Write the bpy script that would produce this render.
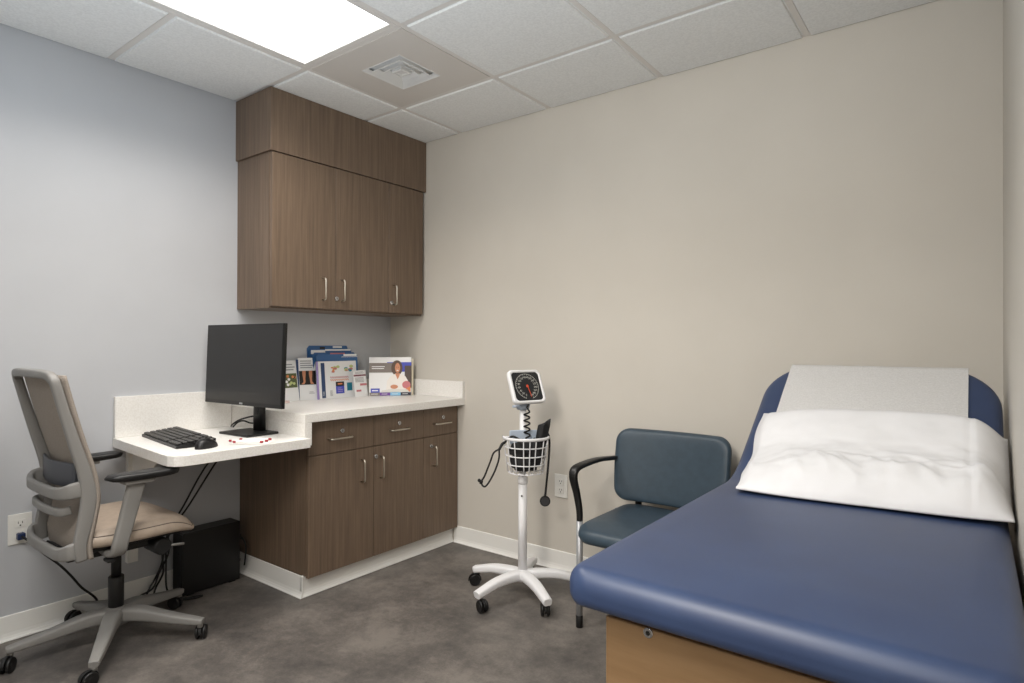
import bpy, bmesh, math, random
from mathutils import Vector, Matrix, noise
R = math.radians
PI = math.pi
random.seed(7)
for o in list(bpy.data.objects):
    bpy.data.objects.remove(o)
SC = bpy.context.scene
COL = SC.collection

# ------------------------------------------------------------------ camera
CAM = Vector((3.0394, -2.6865, 1.1729))
cd = bpy.data.cameras.new('camera')
cam = bpy.data.objects.new('camera', cd)
COL.objects.link(cam)
cd.sensor_width = 36
cd.lens = 21.436
cd.clip_start = 0.02
yaw, pitch, roll = 0.65007, 0.00453, 0.0029
fw = Vector((-math.sin(yaw)*math.cos(pitch), math.cos(yaw)*math.cos(pitch), math.sin(pitch)))
rt = Vector((math.cos(yaw), math.sin(yaw), 0))
up = rt.cross(fw)
r2 = rt*math.cos(roll)+up*math.sin(roll)
u2 = -rt*math.sin(roll)+up*math.cos(roll)
M = Matrix(((r2.x, u2.x, -fw.x), (r2.y, u2.y, -fw.y), (r2.z, u2.z, -fw.z))).to_4x4()
M.translation = CAM
cam.matrix_world = M
SC.camera = cam

# ------------------------------------------------------------------ light and exposure
W, D, H = 3.115, -4.3, 2.426      # room: x 0..W, y D..0, z 0..H
w = bpy.data.worlds.new('world')
SC.world = w
w.use_nodes = True
w.node_tree.nodes['Background'].inputs[0].default_value = (.8, .85, .9, 1)
w.node_tree.nodes['Background'].inputs[1].default_value = 0.05
SC.view_settings.view_transform = 'Standard'
SC.view_settings.look = 'None'
SC.view_settings.exposure = 0.22
SC.view_settings.gamma = 1
SC.view_settings.use_curve_mapping = False
EMIT_PANEL = 2.2
TROFFER_SPREAD = 145

def area(name, loc, target, size, power, color, shape='RECTANGLE', sy=None):
    l = bpy.data.lights.new(name, 'AREA')
    l.shape = shape
    l.size = size
    l.size_y = sy or size
    l.energy = power
    l.color = color
    o = bpy.data.objects.new(name, l)
    COL.objects.link(o)
    o.location = loc
    o.rotation_euler = (Vector(target)-Vector(loc)).to_track_quat('-Z', 'Y').to_euler()
    return o
# unseen fill lamp added behind the camera, turned up to bounce off the ceiling
up_fill = area('ceiling_bounce_fill', (2.0, -2.9, .95), (1.9, -2.6, 2.4), 0.5, 23, (.74, .87, 1.0))
up_fill.data.spread = R(130)
k = area('back_wall_fill', (2.6, -3.7, 2.1), (1.75, 0, 1.3), 0.5, 7, (1.0, .92, .82))  # unseen warm lamp added to brighten the back wall
k.data.spread = R(75)

# ------------------------------------------------------------------ materials
def lin(c):
    return tuple(((v/255)/12.92 if v/255 <= .04045 else ((v/255+.055)/1.055)**2.4) for v in c)+(1,)

def new_mat(name, rgb, rough=.5, metal=0, coat=0, spec=.5):
    m = bpy.data.materials.new(name)
    m.use_nodes = True
    b = m.node_tree.nodes['Principled BSDF']
    b.inputs['Base Color'].default_value = lin(rgb)
    b.inputs['Roughness'].default_value = rough
    b.inputs['Metallic'].default_value = metal
    b.inputs['Coat Weight'].default_value = coat
    b.inputs['Specular IOR Level'].default_value = spec
    return m

def noisy(name, rgb1, rgb2, scale=(1, 1, 1), nscale=5, detail=4, rough=.5, bump=0, bscale=None, lo=.35, hi=.65, metal=0, spec=.5, coords='Object', bdist=.002):
    m = new_mat(name, rgb1, rough, metal, 0, spec)
    nt = m.node_tree
    N, L = nt.nodes, nt.links
    b = N['Principled BSDF']
    tc = N.new('ShaderNodeTexCoord')
    mp = N.new('ShaderNodeMapping')
    mp.inputs['Scale'].default_value = scale
    L.new(tc.outputs[coords], mp.inputs[0])
    n = N.new('ShaderNodeTexNoise')
    n.inputs['Scale'].default_value = nscale
    n.inputs['Detail'].default_value = detail
    L.new(mp.outputs[0], n.inputs['Vector'])
    r = N.new('ShaderNodeValToRGB')
    r.color_ramp.elements[0].position = lo
    r.color_ramp.elements[0].color = lin(rgb1)
    r.color_ramp.elements[1].position = hi
    r.color_ramp.elements[1].color = lin(rgb2)
    L.new(n.outputs['Fac'], r.inputs[0])
    L.new(r.outputs[0], b.inputs['Base Color'])
    if bump:
        n2 = N.new('ShaderNodeTexNoise')
        n2.inputs['Scale'].default_value = bscale or nscale
        n2.inputs['Detail'].default_value = 3
        L.new(tc.outputs[coords] if bscale else mp.outputs[0], n2.inputs['Vector'])
        bp = N.new('ShaderNodeBump')
        bp.inputs['Strength'].default_value = bump
        bp.inputs['Distance'].default_value = bdist
        L.new(n2.outputs['Fac'], bp.inputs['Height'])
        L.new(bp.outputs[0], b.inputs['Normal'])
    return m

def wood(name, c1, c2, c3, stretch=(1, 1, .03), nscale=55, rough=.45):
    m = new_mat(name, c1, rough)
    nt = m.node_tree
    N, L = nt.nodes, nt.links
    b = N['Principled BSDF']
    tc = N.new('ShaderNodeTexCoord')
    mp = N.new('ShaderNodeMapping')
    mp.inputs['Scale'].default_value = stretch
    L.new(tc.outputs['Object'], mp.inputs[0])
    n = N.new('ShaderNodeTexNoise')
    n.inputs['Scale'].default_value = nscale
    n.inputs['Detail'].default_value = 5
    n.inputs['Roughness'].default_value = .65
    L.new(mp.outputs[0], n.inputs['Vector'])
    r = N.new('ShaderNodeValToRGB')
    e = r.color_ramp.elements
    e[0].position, e[0].color = .3, lin(c1)
    e[1].position, e[1].color = .72, lin(c3)
    x = e.new(.5)
    x.color = lin(c2)
    L.new(n.outputs['Fac'], r.inputs[0])
    L.new(r.outputs[0], b.inputs['Base Color'])
    bp = N.new('ShaderNodeBump')
    bp.inputs['Strength'].default_value = .15
    bp.inputs['Distance'].default_value = .001
    L.new(n.outputs['Fac'], bp.inputs['Height'])
    L.new(bp.outputs[0], b.inputs['Normal'])
    return m

MT = {}
MT['wall_cool_light'] = noisy('wall_paint_cool_light', (188, 190, 194), (191, 193, 197), nscale=3, rough=.6, bump=.08, bscale=250, spec=.3)  # same wall paint, with the cooler light on this wall mixed into its colour
MT['wall_warm'] = noisy('wall_paint_beige', (205, 200, 191), (208, 203, 194), nscale=3, rough=.6, bump=.08, bscale=250, spec=.3)
MT['tile'] = noisy('ceiling_tile_face', (232, 232, 230), (242, 242, 240), nscale=120, rough=.95, bump=.3, bscale=160, spec=.1)
MT['tbar'] = new_mat('ceiling_bar_enamel', (226, 221, 215), .5)
MT['ventpanel'] = new_mat('vent_panel_enamel', (215, 209, 202), .55)
MT['ventmetal'] = new_mat('vent_vane_enamel', (222, 220, 216), .5)
MT['ventdark'] = new_mat('duct_dark', (20, 20, 20), .9)
MT['base'] = new_mat('baseboard_vinyl', (238, 237, 233), .45)
MT['wood'] = wood('dark_laminate_woodgrain', (98, 82, 68), (112, 94, 78), (128, 108, 90), nscale=90)
MT['maple'] = wood('maple_laminate', (130, 101, 70), (142, 113, 80), (154, 125, 92), stretch=(.12, .12, 1), nscale=14, rough=.45)
MT['nickel'] = new_mat('satin_nickel', (205, 198, 186), .3, 1)
MT['chrome'] = new_mat('chrome_steel', (190, 190, 192), .25, 1)
MT['silver'] = new_mat('silver_paint', (165, 167, 170), .35, .35)
MT['blackpl'] = new_mat('black_plastic', (14, 14, 15), .42)
MT['blackmat'] = new_mat('black_rubber', (14, 14, 15), .6)
MT['screen'] = new_mat('screen_glass', (30, 29, 29), .28)
MT['white'] = new_mat('white_enamel', (236, 236, 238), .35)
MT['whitepl'] = new_mat('white_plastic', (232, 231, 226), .4)
MT['greypl'] = new_mat('warm_grey_plastic', (134, 132, 129), .5)
MT['bluegrey'] = new_mat('pale_blue_grey_plastic', (176, 188, 204), .5)
MT['beigevinyl'] = noisy('beige_seat_vinyl', (170, 154, 139), (178, 162, 146), nscale=40, rough=.5, bump=.15, bscale=300)
MT['mesh'] = noisy('beige_back_fabric', (140, 131, 122), (160, 150, 140), nscale=350, rough=.9, bump=.4, bscale=600)
MT['bedvinyl'] = noisy('navy_table_vinyl', (45, 60, 92), (49, 65, 98), nscale=6, rough=.42, spec=.5, bump=.12, bscale=420, bdist=.0008)
MT['chairvinyl'] = noisy('slate_blue_chair_vinyl', (52, 67, 79), (56, 72, 85), nscale=30, rough=.45, bump=.15, bscale=420, bdist=.0008)
MT['black_cloth'] = noisy('black_nylon', (16, 16, 18), (28, 28, 30), nscale=30, rough=.7, bump=.6, bscale=40)
MT['rimwhite'] = new_mat('white_wire_coating', (228, 228, 230), .4)

# laminate counter with faint speckle
MT['counter'] = noisy('white_speckled_laminate', (233, 230, 225), (241, 239, 235), nscale=140, detail=6, rough=.35, lo=.4, hi=.6)
# floor: mottled grey-brown sheet
def floor_mat():
    m = new_mat('mottled_grey_vinyl', (110, 102, 96), .5)
    nt = m.node_tree
    N, L = nt.nodes, nt.links
    b = N['Principled BSDF']
    tc = N.new('ShaderNodeTexCoord')
    def nz(sc, det, rough, dist=0):
        n = N.new('ShaderNodeTexNoise')
        n.inputs['Scale'].default_value = sc
        n.inputs['Detail'].default_value = det
        n.inputs['Roughness'].default_value = rough
        n.inputs['Distortion'].default_value = dist
        L.new(tc.outputs['Object'], n.inputs['Vector'])
        return n
    a, c, d = nz(3.4, 10, .68, .15), nz(26, 8, .8), nz(140, 3, .6)
    mx = N.new('ShaderNodeMath'); mx.operation = 'MULTIPLY_ADD'; mx.inputs[1].default_value = .5
    L.new(c.outputs['Fac'], mx.inputs[0]); L.new(a.outputs['Fac'], mx.inputs[2])
    m2 = N.new('ShaderNodeMath'); m2.operation = 'MULTIPLY_ADD'; m2.inputs[1].default_value = .2
    L.new(d.outputs['Fac'], m2.inputs[0]); L.new(mx.outputs[0], m2.inputs[2])
    r = N.new('ShaderNodeValToRGB')
    e = r.color_ramp.elements
    e[0].position, e[0].color = .64, lin((74, 71, 69))
    e[1].position, e[1].color = 1.0, lin((122, 116, 110))
    x = e.new(.82); x.color = lin((97, 92, 88))
    L.new(m2.outputs[0], r.inputs[0])
    L.new(r.outputs[0], b.inputs['Base Color'])
    return m
MT['floor'] = floor_mat()

def emit_mat(name, rgb, strength):
    m = bpy.data.materials.new(name)
    m.use_nodes = True
    nt = m.node_tree
    b = nt.nodes['Principled BSDF']
    b.inputs['Base Color'].default_value = (.9, .9, .9, 1)
    b.inputs['Emission Color'].default_value = (*rgb, 1)
    b.inputs['Emission Strength'].default_value = strength
    return m
MT['panel'] = emit_mat('lit_diffuser', (.93, .97, 1.0), EMIT_PANEL)

# exam paper: thin crinkled grey-white tissue
MT['tissue'] = noisy('exam_paper', (198, 197, 196), (208, 207, 206), nscale=220, detail=6, rough=.9, bump=.4, bscale=120)
MT['linen'] = noisy('white_pillowcase', (220, 220, 222), (225, 225, 227), nscale=8, rough=.75, bump=.15, bscale=14, bdist=.01)
PR = {}
def ink(name, rgb, rough=.4):
    if name not in PR:
        PR[name] = new_mat('print_'+name, rgb, rough)
    return PR[name]

# ------------------------------------------------------------------ mesh helpers
class MB:
    def __init__(self):
        self.bm = bmesh.new()
        self.mats = []
    def mi(self, m):
        if m is None:
            return 0
        if m not in self.mats:
            self.mats.append(m)
        return self.mats.index(m)
    def _faces(self, fs, m, smooth):
        k = self.mi(m)
        for f in fs:
            f.material_index = k
            f.smooth = smooth
    def box(self, x0, x1, y0, y1, z0, z1, m=None, bev=0, rot=None, smooth=False, segs=2):
        c = Vector(((x0+x1)/2, (y0+y1)/2, (z0+z1)/2))
        g = bmesh.ops.create_cube(self.bm, size=1)
        vs = g['verts']
        for v in vs:
            v.co = Vector((v.co.x*(x1-x0), v.co.y*(y1-y0), v.co.z*(z1-z0)))
        fs = list({f for v in vs for f in v.link_faces})
        if bev:
            es = list({e for v in vs for e in v.link_edges})
            r = bmesh.ops.bevel(self.bm, geom=es, offset=bev, segments=segs, profile=.5, affect='EDGES')
            fs = r['faces'] + [f for f in fs if f.is_valid]
            vs = list({v for f in fs for v in f.verts})
        mt = (rot.to_4x4() if rot else Matrix()).copy()
        for v in vs:
            v.co = c + (mt @ v.co)
        self._faces([f for f in set(fs) if f.is_valid], m, smooth)
        return vs
    def loft(self, rings, m=None, caps=True, closed=True, smooth=True, loop=False):
        vr = [[self.bm.verts.new(p) for p in r] for r in rings]
        fs = []
        n = len(vr[0])
        pairs = list(zip(vr, vr[1:]))
        if loop:
            pairs.append((vr[-1], vr[0]))
        for a, b in pairs:
            for i in range(n if closed else n-1):
                j = (i+1) % n
                try:
                    fs.append(self.bm.faces.new((a[i], a[j], b[j], b[i])))
                except ValueError:
                    pass
        self._faces(fs, m, smooth)
        if caps and closed and not loop:
            cf = [self.bm.faces.new(vr[0][::-1]), self.bm.faces.new(vr[-1])]
            self._faces(cf, m, False)
        return vr
    def tube(self, pts, r, m=None, n=10, closed=False, caps=True, smooth_path=0):
        pts = [Vector(p) for p in pts]
        if smooth_path:
            pts = catmull(pts, smooth_path, closed)
        k = len(pts)
        rs = r if isinstance(r, (list, tuple)) else [r]*k
        if len(rs) != k:
            rs = [rs[min(len(rs)-1, int(i*len(rs)/k))] for i in range(k)]
        rings = []
        nrm = None
        for i, p in enumerate(pts):
            if closed:
                t = (pts[(i+1) % k]-pts[i-1])
            else:
                t = pts[min(i+1, k-1)]-pts[max(i-1, 0)]
            t.normalize()
            if nrm is None:
                nrm = t.orthogonal().normalized()
            nrm = (nrm-t*nrm.dot(t))
            if nrm.length < 1e-6:
                nrm = t.orthogonal()
            nrm.normalize()
            b = t.cross(nrm)
            rings.append([p+(nrm*math.cos(2*PI*j/n)+b*math.sin(2*PI*j/n))*rs[i] for j in range(n)])
        return self.loft(rings, m, caps=caps, loop=closed)
    def bar(self, pts, ws, hs, m=None, side=None, up_=None, smooth_path=0, rr=.35, n=3):
        """rounded-rectangle section swept along pts: width along side, height along the other normal"""
        pts = [Vector(p) for p in pts]
        k0 = len(pts)
        ws = ws if isinstance(ws, (list, tuple)) else [ws]*k0
        hs = hs if isinstance(hs, (list, tuple)) else [hs]*k0
        if smooth_path:
            P = catmull(pts, smooth_path)
            W_, H_ = [], []
            for i in range(len(P)):
                f = i/smooth_path
                a = min(int(f), k0-2)
                t = f-a
                W_.append(ws[a]*(1-t)+ws[a+1]*t)
                H_.append(hs[a]*(1-t)+hs[a+1]*t)
            pts, ws, hs = P, W_, H_
        rings = []
        for i, p in enumerate(pts):
            t = (pts[min(i+1, len(pts)-1)]-pts[max(i-1, 0)]).normalized()
            if side is not None:
                s = Vector(side)
                s = (s-t*s.dot(t)).normalized()
            else:
                s = t.cross(Vector((0, 0, 1)))
                s = s.normalized() if s.length > 1e-4 else Vector((1, 0, 0))
            u = s.cross(t).normalized()
            rings.append([p+s*a+u*b for a, b in rrect(ws[i], hs[i], rr*min(ws[i], hs[i]), n)])
        self.loft(rings, m)
    def lathe(self, prof, m=None, n=24, mat=None, caps=True):
        mat = mat or Matrix()
        rings = [[mat @ Vector((r*math.cos(2*PI*j/n), r*math.sin(2*PI*j/n), z)) for j in range(n)] for r, z in prof]
        self.loft(rings, m, caps=caps)
    def cyl(self, p0, p1, r, m=None, n=16, bev=0):
        p0, p1 = Vector(p0), Vector(p1)
        L = (p1-p0).length
        mat = Matrix.Translation(p0) @ (p1-p0).to_track_quat('Z', 'Y').to_matrix().to_4x4()
        b = bev
        pr = [(r-b, 0), (r, b), (r, L-b), (r-b, L)] if b else [(r, 0), (r, L)]
        self.lathe(pr, m, n, mat)
    def prism(self, poly, vec, m=None, smooth=False, mcap=None):
        """extrude a polygon of 3D points along vec"""
        a = [self.bm.verts.new(p) for p in poly]
        b = [self.bm.verts.new(Vector(p)+Vector(vec)) for p in poly]
        n = len(a)
        f1 = [self.bm.faces.new((a[i], a[(i+1) % n], b[(i+1) % n], b[i])) for i in range(n)]
        f2 = [self.bm.faces.new(a[::-1]), self.bm.faces.new(b)]
        self._faces(f1, m, smooth)
        self._faces(f2, mcap or m, False)
    def grid(self, f, nu, nv, m=None, smooth=True, wrap_u=False):
        vs = [[self.bm.verts.new(f(i/nu, j/nv)) for j in range(nv+1)] for i in range(nu+1)]
        fs = []
        for i in range(nu):
            for j in range(nv):
                fs.append(self.bm.faces.new((vs[i][j], vs[i+1][j], vs[i+1][j+1], vs[i][j+1])))
        self._faces(fs, m, smooth)
        return vs
    def build(self, name, m=None, parent=None, weld=0):
        if weld:
            bmesh.ops.remove_doubles(self.bm, verts=self.bm.verts[:], dist=weld)
        bmesh.ops.recalc_face_normals(self.bm, faces=self.bm.faces[:])
        me = bpy.data.meshes.new(name)
        self.bm.to_mesh(me)
        self.bm.free()
        mats = self.mats if self.mats and self.mats[0] is not None else []
        if not mats and m:
            mats = [m]
        for x in mats:
            me.materials.append(x)
        o = bpy.data.objects.new(name, me)
        COL.objects.link(o)
        if parent is not None:
            o.parent = parent
            o.matrix_parent_inverse = Matrix()
        return o

def rrect(w, h, r, n=3):
    out = []
    for cx, cy, a0 in ((w/2-r, h/2-r, 0), (-w/2+r, h/2-r, 90), (-w/2+r, -h/2+r, 180), (w/2-r, -h/2+r, 270)):
        for i in range(n+1):
            a = R(a0+90*i/n)
            out.append((cx+r*math.cos(a), cy+r*math.sin(a)))
    return out

def catmull(pts, k, closed=False):
    n = len(pts)
    out = []
    for i in range(n if closed else n-1):
        if closed:
            p0, p1, p2, p3 = pts[i-1], pts[i], pts[(i+1) % n], pts[(i+2) % n]
        else:
            p0, p1, p2, p3 = pts[max(i-1, 0)], pts[i], pts[i+1], pts[min(i+2, n-1)]
        for j in range(k):
            t = j/k
            out.append(.5*((2*p1)+(p2-p0)*t+(2*p0-5*p1+4*p2-p3)*t*t+(3*p1-p0-3*p2+p3)*t**3))
    if not closed:
        out.append(pts[-1].copy())
    return out

def empty(name, loc=(0, 0, 0), rz=0):
    o = bpy.data.objects.new(name, None)
    o.empty_display_size = .05
    COL.objects.link(o)
    o.location = loc
    o.rotation_euler = (0, 0, rz)
    return o

def tag(o, label, cat, group=None, kind=None):
    if label:
        o['label'] = label
    if cat:
        o['category'] = cat
    if group:
        o['group'] = group
    if kind:
        o['kind'] = kind
    return o

def structure(o, label=None, cat=None):
    o['kind'] = 'structure'
    return tag(o, label, cat)

# ------------------------------------------------------------------ room shell
def shell():
    T = .08
    b = MB(); b.box(-T, W+T, D-T, T, -T, 0)
    structure(b.build('floor', MT['floor']), 'mottled grey-brown sheet vinyl floor', 'floor')
    b = MB(); b.box(-T, 0, D, 0, 0, H+T)
    structure(b.build('wall_left', MT['wall_cool_light']), 'painted wall behind the desk and cabinets, its grey tinted with cool light', 'wall')
    b = MB(); b.box(-T, W+T, 0, T, 0, H+T)
    structure(b.build('wall_back', MT['wall_warm']), 'beige painted wall behind the guest chair and exam table', 'wall')
    b = MB(); b.box(W, W+T, D, 0, 0, H+T)
    structure(b.build('wall_right', MT['wall_warm']), 'beige painted wall along the right side of the exam table', 'wall')
    b = MB(); b.box(-T, W+T, D-T, D, 0, H+T)
    structure(b.build('wall_front', MT['wall_warm']), 'beige painted wall behind the camera', 'wall')

    # suspended ceiling
    X0, Y1, TX, TY = .612, -.468, .628, .5782
    xs = [0]+[X0+k*TX for k in range(0, 4)]+[W]
    ys = [0, Y1]
    while ys[-1]-TY > D:
        ys.append(ys[-1]-TY)
    ys.append(D)
    bw = .012
    skip_light = set()
    b = MB()
    b.box(0, W, D, 0, H+.022, H+T)
    bars = MB()
    for x in xs[1:-1]:
        bars.box(x-bw, x+bw, D, 0, H+.001, H+.022, bev=.0015, segs=1)
    for j, y in enumerate(ys[1:-1], 1):
        for i, (xa, xb) in enumerate(zip(xs, xs[1:])):
            if (i, j) in ((1, 3), (3, 5)):
                continue
            bars.box(xa+bw, xb-bw, y-bw, y+bw, H+.001, H+.022)
    # wall angle
    for bx in ((0, .016, D, 0), (W-.016, W, D, 0), (.016, W-.016, -.016, 0), (.016, W-.016, D, D+.016)):
        bars.box(*bx, H+.0005, H+.003)
    for i, (xa, xb) in enumerate(zip(xs, xs[1:])):
        for j, (ya, yb) in enumerate(zip(ys, ys[1:])):
            cx, cy = (xa+xb)/2, (ya+yb)/2
            if i == 1 and j == 1:      # supply-air panel
                continue
            if i == 1 and j in (2, 3):  # light above the desk
                continue
            if i == 3 and j in (4, 5):  # unseen light panel added behind the camera
                continue
            x0 = xa+(0 if i == 0 else bw); x1 = xb-(0 if i == len(xs)-2 else bw)
            y1 = ya-(0 if j == 0 else bw); y0 = yb+(0 if j == len(ys)-2 else bw)
            # tegular tile: a face hanging a little below the bars, with bevelled edge
            e = .009
            lo = H-.005
            rings = []
            for off, z in ((0, H+.02), (0, H+.004), (.004, H+.003), (.006, lo+.001), (e, lo)):
                rings.append([(x0+off, y0+off, z), (x1-off, y0+off, z), (x1-off, y1-off, z), (x0+off, y1-off, z)])
            b.loft(rings, None, smooth=False)
    structure(b.build('ceiling', MT['tile']), 'white textured drop-ceiling tiles', 'ceiling')
    structure(bars.build('trim_1', MT['tbar']), 'grey-beige metal grid bars between the ceiling tiles', 'ceiling grid')
    return xs, ys

XS, YS = shell()

def cove_base(name, a, b_, nrm, h=.098, label=''):
    """vinyl cove baseboard from a to b_ (floor points) with outward normal nrm"""
    a, b_, nrm = Vector((*a, 0)), Vector((*b_, 0)), Vector((*nrm, 0))
    prof = [(0, 0), (.016, 0), (.017, .003), (.011, .009), (.007, .018), (.005, .03), (.005, h-.003), (.003, h), (0, h)]
    m = MB()
    m.loft([[a+nrm*p+Vector((0, 0, q)) for p, q in prof], [b_+nrm*p+Vector((0, 0, q)) for p, q in prof]], None, smooth=False)
    return structure(m.build(name, MT['base']), label, 'baseboard')
cove_base('baseboard_left', (0, D), (0, -1.043), (1, 0), label='white cove baseboard along the grey wall under the desk')
cove_base('baseboard_back', (.573, 0), (W, 0), (0, -1), label='white cove baseboard along the beige wall behind the stand')
cove_base('baseboard_right', (W, D), (W, -.02), (-1, 0), label='white cove baseboard beside the exam table')
cove_base('trim_2', (.005, -1.026), (.572, -1.026), (0, -1), h=.1, label='white cove base along the dark side of the base cabinet')
cove_base('trim_3', (.557, -1.031), (.557, -.006), (1, 0), h=.1, label='white cove base under the base cabinet doors')

# ------------------------------------------------------------------ ceiling fixtures
def troffer(x0, x1, y0, y1, label, power):
    e = empty('ceiling_light', ((x0+x1)/2, (y0+y1)/2, H))
    tag(e, label, 'ceiling light')
    cx, cy = (x0+x1)/2, (y0+y1)/2
    hx, hy = (x1-x0)/2-.013, (y1-y0)/2-.013
    f = MB()
    for sx in (-1, 1):
        f.box(*sorted((sx*hx, sx*(hx-.02))), -hy, hy, .001, .05, bev=.001)
        f.box(-hx+.02, hx-.02, *sorted((sx*hy, sx*(hy-.02))), .001, .05)
    f.box(-hx, hx, -hy, hy, .05, .055)
    f.build('frame', MT['tbar'], e)
    d = MB(); d.box(-hx+.02, hx-.02, -hy+.02, hy-.02, .006, .014)
    d.build('diffuser', MT['panel'], e)
    l = area('ceiling_light_lamp', (cx, cy, H-.004), (cx, cy, 0), x1-x0-.1, power, (1.0, .92, .83), sy=y1-y0-.1)
    l.rotation_euler = (0, 0, 0)
    l.data.spread = R(TROFFER_SPREAD)
troffer(XS[1], XS[2], YS[4], YS[2], 'large bright white ceiling light panel above the desk', 15)
troffer(XS[3], XS[4], YS[6], YS[4], 'unseen ceiling light panel added behind the camera to brighten the room', 25)  # extra panel outside the view, added to wash the back wall and table

def vent():
    cx, cy = (XS[1]+XS[2])/2, (YS[1]+YS[2])/2
    e = empty('ceiling_vent', (cx, cy, H))
    tag(e, 'square metal ceiling air vent beside the lit panel, above the wall cabinet', 'air vent')
    hx, hy = (XS[2]-XS[1])/2-.013, (YS[1]-YS[2])/2-.013
    p = MB()
    s = .128
    # face plate with a square opening
    ring = lambda a, b_, z: [(-a, -b_, z), (a, -b_, z), (a, b_, z), (-a, b_, z)]
    p.loft([ring(hx, hy, .012), ring(hx, hy, -.001), ring(s, s, -.001), ring(s, s, .012)], None, smooth=False, loop=True)
    p.build('face_plate', MT['ventpanel'], e)
    q = MB(); q.box(-s-.01, s+.01, -s-.01, s+.01, .1, .105)
    for sx in (-1, 1):
        q.box(*sorted((sx*s, sx*(s+.01))), -s-.01, s+.01, .012, .1)
        q.box(-s, s, *sorted((sx*s, sx*(s+.01))), .012, .1)
    q.build('duct', MT['ventdark'], e)
    for k, (a, bb) in enumerate(((.128, .110), (.094, .076), (.060, .042))):
        v = MB()
        t = .003
        v.loft([ring(a, a, -.001), ring(a-.003, a-.003, -.003), ring(bb, bb, .010), ring(bb-.001, bb-.001, .012), ring(a-.006, a-.006, .0025)], None, smooth=False, caps=False, loop=True)
        v.build('vane', MT['ventmetal'], e)
    c = MB()
    c.loft([ring(.03, .03, .012), ring(.03, .03, -.001), ring(.027, .027, -.003), ring(.018, .018, -.003), ring(.015, .015, .001)], None, smooth=False)
    c.build('centre_plate', MT['ventmetal'], e)
vent()

# ------------------------------------------------------------------ cabinets
def pull(name, p, length, axis, parent, out=(1, 0, 0)):
    """bent wire pull centred at p on a face with normal out"""
    p, out = Vector(p), Vector(out)
    ax = Vector((0, 0, 1)) if axis == 'v' else Vector((0, 1, 0))
    h = length/2
    pts = [p-ax*h, p-ax*h+out*.018, p-ax*(h-.004)+out*.026, p-ax*(h-.012)+out*.029, p+ax*(h-.012)+out*.029, p+ax*(h-.004)+out*.026, p+ax*h+out*.018, p+ax*h]
    b = MB(); b.tube(pts, .0045, n=8)
    return b.build(name, MT['nickel'], parent)

def lock(p, parent, out=(1, 0, 0)):
    p, out = Vector(p), Vector(out)
    b = MB()
    b.cyl(p-out*.0005, p+out*.006, .0115, MT['chrome'], n=20, bev=.0015)
    b.box(p.x+.0055, p.x+.0068, p.y-.001, p.y+.001, p.z-.005, p.z+.005, MT['blackpl'])
    return b.build('lock', None, parent)

def panel_obj(name, x0, x1, y0, y1, z0, z1, parent, m='wood'):
    b = MB(); b.box(x0, x1, y0, y1, z0, z1, bev=.0012, segs=1)
    return b.build(name, MT[m], parent)

def wall_cabinets():
    zt, zb = 2.112, 1.356
    def unit(ya, yb, doors, label):
        e = empty('wall_cabinet', (0, 0, 0)); tag(e, label, 'cabinet')
        b = MB(); b.box(.001, .297, ya+.001, yb-.001, zb-.008, zt)
        b.build('body', MT['wood'], e)
        for (d0, d1, hy, lk) in doors:
            d = panel_obj('door', .3, .32, d0+.0015, d1-.0015, zb, zt-.003, e)
            pull('handle', (.32, hy, 1.459), .112, 'v', d)
            if lk:
                lock((.32, lk, 1.414), d)
    unit(-1.04, -.297, [(-1.04, -.667, -.748, None), (-.667, -.297, -.628, -.661)], 'dark woodgrain double-door wall cabinet above the monitor')
    unit(-.297, -.012, [(-.297, -.022, -.259, -.276)], 'narrow single-door woodgrain wall cabinet next to the beige wall')
    # closure panel up to the ceiling
    b = MB()
    b.box(.308, .326, -1.050, -.002, zt+.001, H-.0065, bev=.001, segs=1)
    b.box(.0005, .308, -1.050, -1.034, zt+.001, H-.0065)
    o = b.build('cabinet_soffit_panel', MT['wood'])
    tag(o, 'dark woodgrain closure panel between the wall cabinets and the ceiling', 'panel')
wall_cabinets()

def base_cabinets():
    zb, zs, zt = .098, .652, .815
    def unit(ya, yb, fronts, label):
        e = empty('base_cabinet', (0, 0, 0)); tag(e, label, 'cabinet')
        b = MB()
        b.box(.001, .578, ya+.001, yb-.001, zb-.0, zt)
        b.box(.001, .556, ya+.014, yb-.001, .0005, zb)
        b.build('body', MT['wood'], e)
        for (d0, d1, hy, ly, dy, dl) in fronts:
            d = panel_obj('door', .581, .6, d0+.0015, d1-.0015, zb-.006, zs-.0015, e)
            pull('handle', (.6, hy, .541), .11, 'v', d)
            if ly:
                lock((.6, ly, .598), d)
            w_ = panel_obj('drawer_front', .581, .6, d0+.0015, d1-.0015, zs+.0015, zt, e)
            pull('handle', (.6, dy, .721), .125, 'h', w_)
            lock((.6, dl, .753), w_)
    unit(-1.02, -.287, [(-1.02, -.637, -.717, None, -.85, -.834), (-.637, -.287, -.595, -.624, -.473, -.468)], 'wide dark woodgrain base cabinet with two doors and two drawers, next to desk')
    unit(-.287, -.012, [(-.287, -.006, -.21, -.228, -.146, -.132)], 'narrow dark woodgrain base cabinet with one door and drawer, by beige wall')
base_cabinets()

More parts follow.
